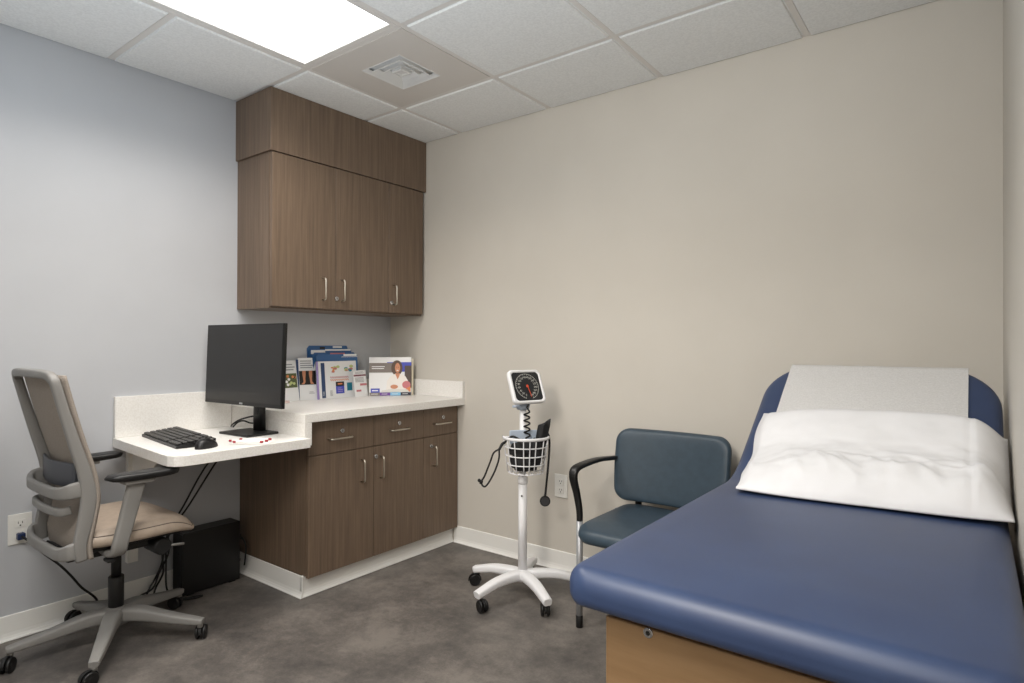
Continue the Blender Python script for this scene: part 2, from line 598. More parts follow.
def counter():
    e = empty('countertop', (0, 0, 0))
    tag(e, 'white speckled raised countertop on the base cabinets holding the brochures', 'countertop')
    zt = .857; zb = .8165
    b = MB(); b.box(.0005, .651, -1.075, -.001, zb, zt, bev=.0015, segs=1)
    b.build('top', MT['counter'], e)
    b = MB(); b.box(.0005, .651, -1.075, -1.0375, .7135, zb-.0005, bev=.001, segs=1)
    b.build('waterfall_edge', MT['counter'], e)
    b = MB(); b.box(.02, .649, -.02, -.0008, zt+.0004, zt+.097, bev=.0012, segs=1)
    b.build('backsplash', MT['counter'], e)
    b = MB(); b.box(.0008, .019, -1.04, -.0008, zt+.0004, zt+.097, bev=.0012, segs=1)
    b.build('backsplash', MT['counter'], e)

    e = empty('desk', (0, 0, 0))
    tag(e, 'low white speckled desk surface under the monitor and keyboard', 'desk')
    b = MB()
    poly = [(.0005, -1.606), (.60, -1.652), (.64, -1.653), (.668, -1.642), (.686, -1.615), (.69, -1.585), (.697, -1.0765), (.0005, -1.0765)]
    rings = []
    c = Vector((.35, -1.35, 0))
    for off, z in ((.0015, .7125), (0, .714), (0, .752), (.0015, .7535)):
        rings.append([Vector((x-(off if x > .1 else 0), y+(off if y < -1.2 else 0), z)) for x, y in poly])
    b.loft(rings, None, smooth=False)
    b.build('top', MT['counter'], e)
    b = MB(); b.box(.0008, .02, -1.604, -1.077, .754, .935, bev=.0012, segs=1)
    b.build('backsplash', MT['counter'], e)
    # support bracket on the wall
    b = MB()
    b.box(.0008, .03, -1.555, -1.512, .19, .711, bev=.001)
    b.box(.03, .5, -1.555, -1.512, .683, .711, bev=.001)
    b.prism([(.03, -1.537, .5), (.03, -1.537, .683), (.3, -1.537, .683)], (0, .006, 0))
    b.build('support_bracket', MT['whitepl'], e)
counter()

# ------------------------------------------------------------------ outlets
def outlet(loc, rz, label):
    """plate in local xz plane, facing local -y"""
    e = empty('wall_outlet', loc, rz); tag(e, label, 'outlet')
    b = MB(); b.box(-.039, .039, -.006, -.0005, -.06, .06, bev=.002)
    b.build('cover_plate', MT['whitepl'], e)
    for s in (-1, 1):
        b = MB()
        b.box(-.0175, .0175, -.0085, -.006, s*.022-.015, s*.022+.015, MT['whitepl'], bev=.001)
        for dx in (-.0065, .0065):
            b.box(dx-.0012, dx+.0012, -.0088, -.0084, s*.022-.001, s*.022+.008, MT['blackpl'])
        b.cyl((0, -.0084, s*.022-.008), (0, -.0088, s*.022-.008), .0028, MT['blackpl'], n=10)
        b.build('socket', None, e)
outlet((1.323, 0, .437), 0, 'white double wall outlet on the beige wall between stand and guest chair')
outlet((0, -1.934, .432), R(90), 'white double wall outlet on the grey wall behind the office chair')

def power_cord():
    e = empty('power_cord', (0, 0, 0)); tag(e, 'black power cord with blue plug running from outlet down behind office chair', 'cord')
    b = MB()
    b.box(.009, .034, -1.948, -1.922, .392, .418, bev=.004)
    b.build('plug', new_mat('blue_black_plug', (24, 44, 84), .4), e)
    b = MB()
    b.tube([(.034, -1.935, .405), (.06, -1.915, .385), (.085, -1.878, .335), (.10, -1.828, .277), (.10, -1.786, .217), (.10, -1.752, .163), (.10, -1.70, .10), (.09, -1.68, .03), (.08, -1.64, .0095), (.07, -1.5, .006), (.075, -1.4, .006)], .0045, n=8, smooth_path=6)
    b.build('cable', MT['blackmat'], e)
power_cord()

# ------------------------------------------------------------------ monitor, computer, keyboard, mouse
def unproj(u, v, depth):
    return CAM+fw*depth+r2*((u-512)/609.74*depth)-u2*((v-341.5)/609.74*depth)

def monitor():
    pr_, pl_ = unproj(282.5, 366.8, 2.64), unproj(206, 362.8, 2.98)
    d = (pr_-pl_); d.z = 0
    wid = d.length
    d.normalize()
    n = Vector((d.y, -d.x, 0))            # screen normal
    c = (pr_+pl_)/2
    a = math.atan2(d.y, d.x)
    base = Vector((.315, -1.165, .7535))
    e = empty('computer_monitor', (base.x, base.y, base.z), a)
    tag(e, 'large black flat-screen computer monitor on white desk', 'monitor')
    # local: x = right along the screen, y = away from viewer, z up
    loc = Matrix.Rotation(-a, 4, 'Z') @ (c-base)
    w2, h2, zc, yc = wid/2, .374/2, loc.z, loc.y
    xc = loc.x
    b = MB()
    b.box(xc-w2, xc+w2, yc+.002, yc+.02, zc-h2, zc+h2, bev=.003)
    b.box(xc-w2*.6, xc+w2*.6, yc+.02, yc+.045, zc-h2*.7, zc+h2*.6, bev=.01)
    def tilt(b):
        for v in b.bm.verts:
            v.co.y += (v.co.z-zc)*math.tan(R(2))
    tilt(b)
    b.build('housing', MT['blackpl'], e)
    b = MB()
    b.box(xc-w2+.006, xc+w2-.006, yc, yc+.003, zc-h2+.018, zc+h2-.006)
    tilt(b)
    b.build('screen', MT['screen'], e)
    b = MB()
    b.box(xc-.012, xc+.012, yc+.0005, yc+.003, zc-h2+.005, zc-h2+.013, bev=.0008)
    tilt(b)
    b.build('badge', MT['silver'], e)
    ny = yc+.088
    b = MB()
    nx = min(max(xc, -.03), .05)+.004
    # neck with cable slot, rising to the panel's back
    b.bar([(nx, ny, .006), (nx, ny, zc-.02)], [.07, .062], [.03, .026], side=(1, 0, 0))
    b.box(nx-.035, nx+.035, yc+.045, ny+.012, zc-.05, zc+.05, bev=.006)
    b.build('neck', MT['blackpl'], e)
    b = MB()
    b.box(nx-.112, nx+.112, ny-.135, ny+.026, 0.0005, .011, bev=.003)
    b.build('base', MT['blackpl'], e)
    b = MB()
    b.box(nx-.012, nx+.012, ny-.0185, ny-.0145, .085, .13, bev=.001)
    b.build('cable_slot', MT['blackmat'], e)
    # cables behind: from the panel back to the desk
    b = MB()
    inv = Matrix.Rotation(-a, 4, 'Z')
    for pts in ([(.335, -1.10, .87), (.32, -1.10, .835), (.25, -1.115, .818), (.17, -1.118, .798), (.105, -1.115, .772), (.072, -1.105, .7585)],
                [(.335, -1.098, .86), (.31, -1.095, .80), (.25, -1.10, .788), (.20, -1.11, .796), (.15, -1.113, .785), (.10, -1.11, .7585)]):
        b.tube([inv @ (Vector(q)-base) for q in pts], .004, n=8, smooth_path=6)
    b.build('cable', MT['blackmat'], e)
monitor()

def keyboard():
    e = empty('computer_keyboard', (.30, -1.465, .7535), R(-7)); tag(e, 'black computer keyboard on the white desk', 'keyboard')
    hw, hd = .232, .075
    b = MB()
    b.prism([(-hw, -hd, 0), (-hw, -hd, .012), (-hw, hd, .028), (-hw, hd, 0)], (2*hw, 0, 0))
    b.build('case', MT['blackpl'], e)
    k = MB()
    sl = math.atan2(.016, 2*hd)
    rot = Matrix.Rotation(sl, 3, 'X')
    cols = 21
    pw = (2*hw-.02)/cols
    for r in range(6):
        y = -hd+.014+r*.0235
        z = .012+(y+hd)*.016/(2*hd)+.004
        c = 0
        while c < cols:
            wk = 6 if (r == 0 and c == 4) else 1
            if c in (15, 19) and r > 3 or (c == 15 or (c in (14,) and r == 9)):
                c += 1
                continue
            x0 = -hw+.01+c*pw
            k.box(x0+.0012, x0+wk*pw-.0012, y-.009, y+.009, z-.004, z+.004, bev=.0015, segs=1, rot=rot)
            c += wk
    k.build('keycaps', new_mat('dark_grey_keycaps', (44, 43, 42), .45), e)
keyboard()

def mouse():
    e = empty('computer_mouse', (.575, -1.475, .7537), R(25)); tag(e, 'black computer mouse beside keyboard on the white desk', 'mouse')
    b = MB()
    def f(u, v):
        a = u*2*PI
        p = v*PI/2
        x = .031*math.cos(a)*math.cos(p)**.7
        y = .055*math.sin(a)*math.cos(p)**.8
        z = .036*math.sin(p)**.9*(1-.25*(y/.055))
        return Vector((x, y, max(z, 0)))
    b.grid(f, 28, 12)
    b.build('shell', MT['blackpl'], e, weld=.0001)
    b = MB(); b.cyl((-.004, .03, .027), (.004, .03, .027), .0055, n=14)
    b.build('scroll_wheel', MT['greypl'], e)
mouse()

def tubes():
    red = new_mat('dark_red_cap', (150, 22, 40), .4)
    clear = new_mat('clear_white_tube', (240, 236, 230), .25)
    spots = [((.570, -1.262), 40, .055, 'tiny white red-capped tube closest to the monitor foot'),
             ((.588, -1.304), 38, .07, 'longest tiny white tube with red caps, in the middle'),
             ((.616, -1.322), 39, .05, 'tiny white red-capped tube nearest to the desk front edge')]
    for (x, y), ang, hl, lab in spots:
        e = empty('sample_tube', (x, y, .7562), R(ang)); tag(e, lab, 'tube', 'red-capped tubes on the desk')
        b = MB(); b.cyl((-hl, 0, .005), (hl, 0, .005), .0042, n=12, bev=.001)
        b.build('barrel', clear, e)
        for x0_, x1_ in ((hl, hl+.012), (-hl-.012, -hl)):
            b = MB()
            b.cyl((x0_, 0, .005), (x1_, 0, .005), .0047, n=12, bev=.001)
            b.build('cap', red, e)
    b = MB()
    def f(u, v):
        return Vector((-.055+.11*u, -.08+.16*v, .0006+.0008*math.sin(u*7)*math.sin(v*5)))
    b.grid(f, 8, 8)
    b.grid(lambda u, v: f(u, v)-Vector((0, 0, .0004)), 8, 8)
    o = b.build('paper_sheet', new_mat('plain_paper', (240, 238, 234), .8)); o.location = (.60, -1.29, .7545); o.rotation_euler = (0, 0, R(-50))
    tag(o, 'small sheet of white paper under the red-capped tubes on desk', 'paper')
tubes()

def computer():
    e = empty('computer_tower', (.083, -1.224, 0)); tag(e, 'black slim computer tower standing on floor under the desk', 'computer')
    hx, hy, h = .047, .137, .292
    b = MB(); b.box(-hx, hx, -hy, hy, .006, h, bev=.003)
    b.build('case', MT['blackpl'], e)
    b = MB(); b.box(-hx+.004, hx-.004, -hy-.006, -hy+.001, .012, h-.006, bev=.003)
    b.box(-hx+.012, hx-.03, -hy-.0075, -hy-.0055, .19, .2)
    b.build('front_bezel', MT['blackmat'], e)
    for sx in (-1, 1):
        for sy in (-1, 1):
            b = MB(); b.box(sx*.033-.01, sx*.033+.01, sy*.1-.015, sy*.1+.015, 0.0003, .0065)
            b.build('foot', MT['blackmat'], e)
    b = MB(); b.box(-.02, .02, hy-.001, hy+.022, .19, .215, bev=.002)
    b.build('connector', MT['blackmat'], e)
    b = MB(); b.box(-.015, .015, hy-.001, hy+.02, .08, .095, bev=.002)
    b.build('connector', MT['blackmat'], e)
    c = empty('cable_bundle', (0, 0, 0)); tag(c, 'black computer cables hanging from desk and tangled beside the tower', 'cable')
    for pts in ([(.20, -1.17, .708), (.19, -1.25, .6), (.12, -1.33, .42), (.05, -1.39, .28), (.04, -1.42, .14), (.035, -1.47, .045), (.05, -1.49, .008)],
                [(.21, -1.18, .708), (.16, -1.27, .6), (.11, -1.35, .42), (.045, -1.395, .28), (.06, -1.405, .16), (.10, -1.42, .06), (.12, -1.40, .007), (.18, -1.36, .006), (.19, -1.30, .006), (.15, -1.385, .006)],
                [(.045, -1.39, .27), (.07, -1.40, .2), (.05, -1.43, .12), (.06, -1.46, .06), (.03, -1.5, .03), (.03, -1.54, .007)],
                [(.045, -1.385, .28), (.035, -1.41, .2), (.065, -1.42, .12), (.04, -1.44, .05), (.07, -1.47, .007), (.12, -1.50, .006)],
                [(.085, -1.06, .2), (.11, -1.05, .17), (.12, -1.052, .12), (.115, -1.056, .06)]):
        b = MB(); b.tube(pts, .0042, n=8, smooth_path=7)
        b.build('cable', MT['blackmat'], c)
computer()

# ------------------------------------------------------------------ office chair
def caster(parent, p, ang, r=.03, wdt=.012, matw=None, stem=.03, name='caster'):
    """twin-wheel caster whose stem top is at p"""
    e_ = MB()
    p = Vector(p)
    z = r
    off = .018
    ax = Vector((math.cos(ang), math.sin(ang), 0))       # rolling direction
    sd = Vector((-math.sin(ang), math.cos(ang), 0))
    c = Vector((p.x, p.y, 0))+ax*off+Vector((0, 0, z))
    e_.cyl((p.x, p.y, z+.01), (p.x, p.y, p.z), .006, n=10)
    # hood
    pts = []
    for i in range(9):
        a = R(200)*i/8-R(10)
        pts.append(c+ax*math.cos(a)*(r+.003)*-1+Vector((0, 0, math.sin(a)*(r+.003))))
    e_.bar(pts, .012, .004, side=sd)
    e_.box(c.x-.008, c.x+.008, c.y-.008, c.y+.008, z-.006, z+.02, bev=.002)
    o = e_.build(name, MT['blackmat'], parent)
    for s in (-1, 1):
        wv = MB()
        a0, a1 = c+sd*s*.007, c+sd*s*(.007+wdt)
        wv.cyl(a0, a1, r, n=22, bev=.003)
        wv.cyl(a1-sd*s*.001, a1+sd*s*.001, r*.45, n=16)
        wv.build('wheel', MT['blackpl'], o)
    return o

def office_chair():
    cx, cy = .357, -1.718
    e = empty('office_chair', (cx, cy, 0), 0)
    tag(e, 'grey and beige swivel office chair with black arm pads, at the desk', 'chair')
    P = lambda x, y, z: (x-cx, y-cy, z)
    rad = .32
    b = MB()
    b.lathe([(.02, .075), (.045, .078), (.048, .1), (.044, .13), (.034, .142), (.028, .145)], n=28)
    b.build('hub', MT['greypl'], e)
    for k in range(5):
        a = R(-103+72*k)
        d = Vector((math.cos(a), math.sin(a), 0))
        leg = MB()
        leg.bar([d*.03+Vector((0, 0, .113)), d*.1+Vector((0, 0, .113)), d*.2+Vector((0, 0, .094)), d*(rad-.02)+Vector((0, 0, .078)), d*(rad+.012)+Vector((0, 0, .074))],
                [.062, .056, .046, .036, .03], [.055, .05, .036, .026, .02], side=(-d.y, d.x, 0), smooth_path=4, rr=.25)
        leg.cyl(d*rad+Vector((0, 0, .052)), d*rad+Vector((0, 0, .07)), .011, n=12)
        leg.build('leg', MT['greypl'], e)
        if k in (3, 4):
            ca = a+R(100)
        else:
            ca = a+R([60, -50, 100][k])
        caster(e, d*rad+Vector((0, 0, .056)), ca, r=.027)
    b = MB()
    b.cyl((0, 0, .142), (0, 0, .262), .027, MT['blackpl'], n=24, bev=.002)
    b.cyl((0, 0, .262), (0, 0, .37), .0175, MT['blackmat'], n=20)
    b.build('gas_column', None, e)
    # mechanism
    b = MB()
    b.box(-.07, .07, -.12, .14, .37, .425, bev=.012)
    b.box(-.19, .19, -.06, .04, .405, .432, bev=.006)
    b.box(-.12, .12, -.2, -.1, .39, .42, bev=.008)
    b.bar([(0, -.1, .40), (0, -.17, .405), (0, -.215, .43)], .12, .03, side=(1, 0, 0))
    b.build('tilt_mechanism', MT['blackmat'], e)
    b = MB()
    b.cyl((.10, .085, .395), (.21, .085, .395), .032, MT['blackmat'], n=20, bev=.006)
    b.cyl((.2, .09, .395), (.2, .165, .385), .005, MT['greypl'], n=10)
    b.build('tension_knob', None, e)
    b = MB()
    b.cyl((.03, -.05, .40), (.23, -.1, .40), .005, n=10)
    b.box(.2, .245, -.115, -.09, .394, .406, bev=.004)
    b.build('height_lever', MT['blackmat'], e)
    # seat cushion
    def seat(u, v, top):
        sx, sy = 2*u-1, 2*v-1
        hx, hy = .236, .194
        # rounded outline
        k = 1-.12*abs(sx)**4*abs(sy)**4
        wx = hx*(1-.05*max(sy, 0)**2 - .02*max(-sy, 0))
        x = sx*wx*k
        y = sy*hy*(1-.10*abs(sx)**5)+.020
        e_ = (1-abs(sx)**6)*(1-abs(sy)**6)
        dip = -.010*(1-sx*sx)*(1-(sy+.2)**2)
        drop = -.04*max(sy-.35, 0)**2/.42-.004
        if top:
            z = .515+dip+drop-.022*(1-e_**.5)
        else:
            z = .447+drop*.45+.004*(1-e_)
        return Vector((x, y, z))
    b = MB()
    n = 24
    tp = b.grid(lambda u, v: seat(u, v, True), n, n, MT['beigevinyl'])
    bt = b.grid(lambda u, v: seat(u, v, False), n, n, MT['beigevinyl'])
    ring_t = [tp[i][0] for i in range(n+1)]+[tp[n][j] for j in range(1, n+1)]+[tp[i][n] for i in range(n-1, -1, -1)]+[tp[0][j] for j in range(n-1, 0, -1)]
    ring_b = [bt[i][0] for i in range(n+1)]+[bt[n][j] for j in range(1, n+1)]+[bt[i][n] for i in range(n-1, -1, -1)]+[bt[0][j] for j in range(n-1, 0, -1)]
    mid1, mid2 = [], []
    for t_, q in zip(ring_t, ring_b):
        c = Vector((t_.co.x, t_.co.y, 0))
        out = Vector((c.x, c.y, 0)).normalized()
        mid1.append(b.bm.verts.new(t_.co.lerp(q.co, .3)+out*.009))
        mid2.append(b.bm.verts.new(t_.co.lerp(q.co, .75)+out*.008))
    seam = []
    m_ = len(ring_t)
    for A, B in ((ring_t, mid1), (mid1, mid2), (mid2, ring_b)):
        fs = [b.bm.faces.new((A[i], A[(i+1) % m_], B[(i+1) % m_], B[i])) for i in range(m_)]
        b._faces(fs, MT['beigevinyl'], True)
    seam = [v.co.copy() for v in ring_t]
    o = b.build('seat_cushion', None, e)
    b = MB()
    b.tube([(p.x*1.006, p.y*1.006, p.z-.001) for p in seam], .0018, n=6, closed=True)
    b.build('seam', new_mat('dark_seam', (92, 82, 74), .7), o)
    b = MB()
    b.box(-.2, .2, -.17, .2, .43, .4475, bev=.006)
    b.build('seat_pan', MT['blackmat'], e)
    # backrest: two side rails, top bar, lower bow and bottom bow in one frame
    prof = [(-1.985, 1.062), (-1.955, .94), (-1.925, .83), (-1.893, .72), (-1.88, .63), (-1.89, .55), (-1.905, .47), (-1.90, .415)]
    hw = .205
    b = MB()
    side_pts = [Vector((0, y, z)) for y, z in prof[::-1]]
    wst = [.034, .040, .046, .05, .042, .036, .032, .030]
    loop, ww, tt = [], [], []
    for q, wq in zip(side_pts[:-1], wst):
        loop.append(P(cx+hw, q.y, q.z)); ww.append(wq); tt.append(.026)
    for x_, y_, z_ in ((hw, -1.977, 1.025), (hw-.006, -1.984, 1.048), (hw-.03, -1.990, 1.062), (hw*.5, -1.997, 1.066), (0, -2.0, 1.066)):
        loop.append(P(cx+x_, y_, z_)); ww.append(.030); tt.append(.030)
    L2 = [(2*0-p[0], p[1], p[2]) for p in loop[:-1]][::-1]
    loop += L2; ww += ww[:-1][::-1]; tt += tt[:-1][::-1]
    b.bar(loop, ww, tt, side=(0, 1, 0), smooth_path=5, rr=.3)
    for z0, z1, hgt, bulge in ((.665, .648, .04, .072), (.455, .437, .042, .05)):
        yr = -1.888 if z0 > .6 else -1.905
        pts, hh_ = [], []
        for i in range(13):
            a = PI*i/12
            x_ = (hw-.002)*(math.copysign(abs(math.cos(a))**.45, math.cos(a)))
            y_ = yr-bulge*math.sin(a)**.5
            pts.append(P(cx+x_, y_, z1+(z0-z1)*(1-math.sin(a))))
            hh_.append(hgt*(1+.5*(1-math.sin(a))))
        b.bar(pts, hh_, .02, side=(0, 0, 1), smooth_path=4, rr=.4)
    b.build('backrest_frame', MT['greypl'], e)
    # back fabric, in front of the frame
    b = MB()
    PF = catmull([Vector((0, y+.022, z)) for y, z in prof], 5)
    def bk(u, v, o_):
        i = u*(len(PF)-1)
        a = int(min(i, len(PF)-2)); t = i-a
        q = PF[a].lerp(PF[a+1], t)
        x = (2*v-1)*(hw+.012)
        belly = -.028*(1-(2*v-1)**2)
        return Vector(P(cx+x, q.y+belly+o_, q.z*(1 if u > .02 else 1)))
    tp = b.grid(lambda u, v: bk(u, v, .0), 30, 16)
    bt = b.grid(lambda u, v: bk(u, v, .012), 30, 16)
    r1 = [tp[i][0] for i in range(31)]+[tp[30][j] for j in range(1, 17)]+[tp[i][16] for i in range(29, -1, -1)]+[tp[0][j] for j in range(15, 0, -1)]
    r2_ = [bt[i][0] for i in range(31)]+[bt[30][j] for j in range(1, 17)]+[bt[i][16] for i in range(29, -1, -1)]+[bt[0][j] for j in range(15, 0, -1)]
    b._faces([b.bm.faces.new((r1[i], r1[(i+1) % len(r1)], r2_[(i+1) % len(r1)], r2_[i])) for i in range(len(r1))], None, True)
    b.build('backrest_fabric', MT['mesh'], e)
    # lumbar pad and handle
    b = MB()
    b.bar([P(cx-.17, -1.905, .705), P(cx, -1.932, .705), P(cx+.17, -1.905, .705)], .010, .085, side=(0, 1, 0), smooth_path=5, rr=.3)
    b.build('lumbar_pad', new_mat('dark_lumbar_plastic', (70, 72, 78), .5), e)
    b = MB()
    b.bar([P(cx-.15, -1.915, .585), P(cx-.13, -1.945, .582), P(cx, -1.955, .58), P(cx+.13, -1.945, .58), P(cx+.15, -1.915, .585)], .03, .018, side=(0, 0, 1), smooth_path=5, rr=.4)
    b.build('lumbar_handle', MT['greypl'], e)
    # armrests
    for s in (-1, 1):
        ax = s*.262
        b = MB()
        b.bar([P(cx+s*.1, -1.80, .418), P(cx+s*.2, -1.805, .418), P(cx+s*.25, -1.803, .43), P(cx+ax, -1.798, .47), P(cx+ax, -1.77, .58), P(cx+ax, -1.748, .670)], [.045, .05, .05, .05, .055, .058], [.022, .024, .028, .03, .028, .028], side=(0, 1, 0), smooth_path=5, rr=.35)
        b.box(ax-.03, ax+.03, -1.745-cy-.05, -1.745-cy+.05, .668, .682, bev=.005)
        o = b.build('armrest', MT['greypl'], e)
        b = MB()
        y0, y1 = -1.85-cy, -1.60-cy
        rings = []
        N_ = 14
        for i in range(N_+1):
            t = i/N_
            y = y0+(y1-y0)*t
            q = max(1e-3, 1-abs(2*t-1)**6)**.5
            wd = (.078+.012*t)*max(q, .12)
            hh = .026*max(q, .25)
            z = .6965-.003*math.sin(PI*t)
            rings.append([(ax+a_, y, z+c_) for a_, c_ in rrect(wd, hh, hh*.42, 4)])
        b.loft(rings)
        b.build('arm_pad', MT['blackpl'], o)
office_chair()

# ------------------------------------------------------------------ blood pressure stand
def bp_stand():
    cx, cy = 1.355, -.385
    e = empty('blood_pressure_stand', (cx, cy, 0)); tag(e, 'white wheeled blood pressure monitor stand with dial and wire basket', 'medical stand')
    rad = .248
    b = MB(); b.lathe([(.02, .075), (.04, .078), (.042, .1), (.034, .118), (.022, .122), (.018, .13)], n=28)
    b.build('hub', MT['white'], e)
    for k in range(5):
        a = R(186+72*k)
        d = Vector((math.cos(a), math.sin(a), 0))
        leg = MB()
        leg.bar([d*.02+Vector((0, 0, .1)), d*.08+Vector((0, 0, .103)), d*.16+Vector((0, 0, .098)), d*.23+Vector((0, 0, .082)), d*(rad+.022)+Vector((0, 0, .072))],
                [.056, .052, .047, .042, .038], [.044, .040, .037, .034, .032], side=(-d.y, d.x, 0), smooth_path=5, rr=.3)
        leg.build('leg', MT['white'], e)
        caster(e, d*rad+Vector((0, 0, .06)), a+R([40, 80, 160, 60, 100][k]), r=.027)
    b = MB()
    b.cyl((0, 0, .118), (0, 0, .53), .0205, MT['white'], n=24)
    b.cyl((0, 0, .53), (0, 0, .9), .0155, MT['white'], n=24)
    b.cyl((.008, -.018, .47), (.012, -.024, .47), .004, MT['blackpl'], n=10)
    b.lathe([(.0205, .522), (.0235, .527), (.0235, .55), (.0155, .558)], MT['white'], n=24)
    b.build('pole', None, e)
    # gauge head
    yawn = math.atan2(-.36, .93)
    nrm = Vector((math.cos(yawn), math.sin(yawn), 0))
    hc = Vector((0, 0, .975))
    sidev = Vector((-nrm.y, nrm.x, 0))
    tilt = R(24)
    nn = nrm*math.cos(tilt)+Vector((0, 0, math.sin(tilt)))
    uu = Vector((0, 0, math.cos(tilt)))-nrm*math.sin(tilt)
    def G(x, y, z=0):
        return hc+sidev*x+uu*y+nn*z+nrm*.02+sidev*.006
    b = MB()
    hw, hh = .088, .082
    b.loft([[G(x, y, z) for x, y in rrect(2*hw*s, 2*hh*s, .022*s, 5)] for s, z in ((.86, -.016), (.97, -.014), (1.0, -.008), (1.0, .006), (.97, .011), (.86, .011), (.84, .006))], MT['white'], caps=True)
    gh = b.build('gauge_housing', None, e)
    b = MB()
    b.loft([[G(x, y, z) for x, y in rrect(2*hw*.84, 2*hh*.84, .012, 4)] for z in (.0062, .0075)], MT_dial := new_mat('dial_black', (30, 32, 36), .35))
    wh = ink('dial_white', (205, 205, 198))
    for i in range(64):      # circular scale line
        a0, a1 = 2*PI*i/64, 2*PI*(i+1)/64
        if 1.42*PI < (a0+a1)/2 < 1.58*PI:
            continue
        rr_ = .062
        b.prism([G(rr_*math.cos(a0), rr_*math.sin(a0), .0076), G(rr_*math.cos(a1), rr_*math.sin(a1), .0076), G((rr_-.0015)*math.cos(a1), (rr_-.0015)*math.sin(a1), .0076), G((rr_-.0015)*math.cos(a0), (rr_-.0015)*math.sin(a0), .0076)], nn*.0003, wh)
    for i in range(31):
        a = R(-110-320*i/30)
        L_ = .006 if i % 2 == 0 else .003
        ca, sa = math.cos(a), math.sin(a)
        t_ = .0006
        b.prism([G(.060*ca-t_*sa, .060*sa+t_*ca, .0077), G(.060*ca+t_*sa, .060*sa-t_*ca, .0077), G((.060-L_)*ca+t_*sa, (.060-L_)*sa-t_*ca, .0077), G((.060-L_)*ca-t_*sa, (.060-L_)*sa+t_*ca, .0077)], nn*.0003, wh)
    # numbers round the dial
    dg = bpy.context.evaluated_depsgraph_get()
    for i in range(0, 16):
        val = i*20
        a = R(-110-320*i/15)
        cu = bpy.data.curves.new('t', 'FONT'); cu.body = str(val); cu.size = .0125; cu.align_x = 'CENTER'; cu.align_y = 'CENTER'
        to = bpy.data.objects.new('t', cu)
        COL.objects.link(to)
        bpy.context.view_layer.update()
        me = to.to_mesh()
        k = b.mi(wh)
        vm = [b.bm.verts.new(G(.045*math.cos(a)+v.co.x, .045*math.sin(a)+v.co.y, .0081)) for v in me.vertices]
        for p in me.polygons:
            try:
                f = b.bm.faces.new([vm[q] for q in p.vertices]); f.material_index = k
            except ValueError:
                pass
        to.to_mesh_clear()
        bpy.data.objects.remove(to); bpy.data.curves.remove(cu)
    b.build('dial', None, gh)
    b = MB()
    b.prism([G(-.0022, .008, .009), G(.0022, .008, .009), G(.012, -.052, .009), G(.0095, -.052, .009)], nn*.001)
    b.lathe([(.006, 0), (.006, .003)], n=16, mat=Matrix.Translation(G(0, 0, .008)) @ nn.to_track_quat('Z', 'Y').to_matrix().to_4x4())
    b.build('needle', new_mat('needle_orange', (214, 84, 52), .4), gh)
    # bracket under the gauge
    b = MB()
    q = G(0, -hh*.95, -.012)
    b.bar([Vector((0, 0, .868)), Vector((0, 0, .905))], [.05, .075], [.045, .055], side=sidev)
    b.cyl(Vector((0, 0, .885))-sidev*.055, Vector((0, 0, .885))+sidev*.03, .006, n=12)
    b.build('gauge_bracket', MT['bluegrey'], e)
    # wire basket, facing the room
    bf = Vector((.72, -.69, 0)).normalized(); bs = Vector((-bf.y, bf.x, 0))
    def ringp(z, hw_, dp, k=22):
        pts = []
        for i in range(k+1):
            a = PI*i/k
            x = hw_*math.cos(a)
            y = dp*math.sin(a)**.75
            pts.append(bs*(x+.008)+bf*(.022+y)+Vector((0, 0, z)))
        return pts
    lv = [(.745, .104, .118), (.705, .098, .112), (.665, .093, .106), (.625, .087, .10), (.585, .08, .092)]
    b = MB()
    for i, (z, a_, d_) in enumerate(lv):
        pts = ringp(z, a_, d_)
        if i == 0:
            b.bar(pts, .014, .012, side=(0, 0, 1), rr=.45)
        else:
            b.tube(pts, .0028, n=6)
        b.tube([pts[-1], pts[0]], .0028, n=6)
    for i in (0, 3, 6, 9, 11, 13, 16, 19, 22):
        b.tube([ringp(z, a_, d_)[i] for z, a_, d_ in lv], .0026, n=6)
    for t_ in (-.66, -.33, 0, .33, .66):
        pb = ringp(.585, .08, .092)
        a_ = math.acos(t_)
        b.tube([bs*.08*t_+bf*.022+Vector((0, 0, .585)), bs*.08*t_+bf*(.022+.092*math.sin(a_)**.75)+Vector((0, 0, .585))], .0026, n=6)
        b.tube([bs*.104*t_+bf*.022+Vector((0, 0, .745)), bs*.08*t_+bf*.022+Vector((0, 0, .585))], .0026, n=6)
    b.build('wire_basket', MT['rimwhite'], e)
    b = MB()
    b.box(-.03, .03, -.006, .006, .71, .775, bev=.004)
    for v in b.bm.verts:
        c = v.co.copy()
        v.co = bs*c.x*2.2+bf*(c.y+.02)+Vector((0, 0, c.z))
    b.build('basket_bracket', MT['bluegrey'], e)
    # coiled tube from gauge down into the basket
    b = MB()
    start = G(.01, -hh*.8, -.01)
    side_o = bf*.035+bs*.012
    pts = [start, Vector((0, 0, .88))+side_o]
    for i in range(0, 49):
        a = i/11*2*PI
        z = .862-.118*i/48
        pts.append(Vector((0, 0, z))+side_o*(1+.1*i/48)+bs*.013*math.cos(a)+bf*.013*math.sin(a))
    pts.append(Vector((0, 0, .70))+side_o*1.6)
    b.tube(pts, .0042, n=7)
    b.build('coiled_tube', MT['blackmat'], e)

    # things carried in the basket
    B0 = Vector((cx, cy, 0))
    b = MB()
    rnd = random.Random(3)
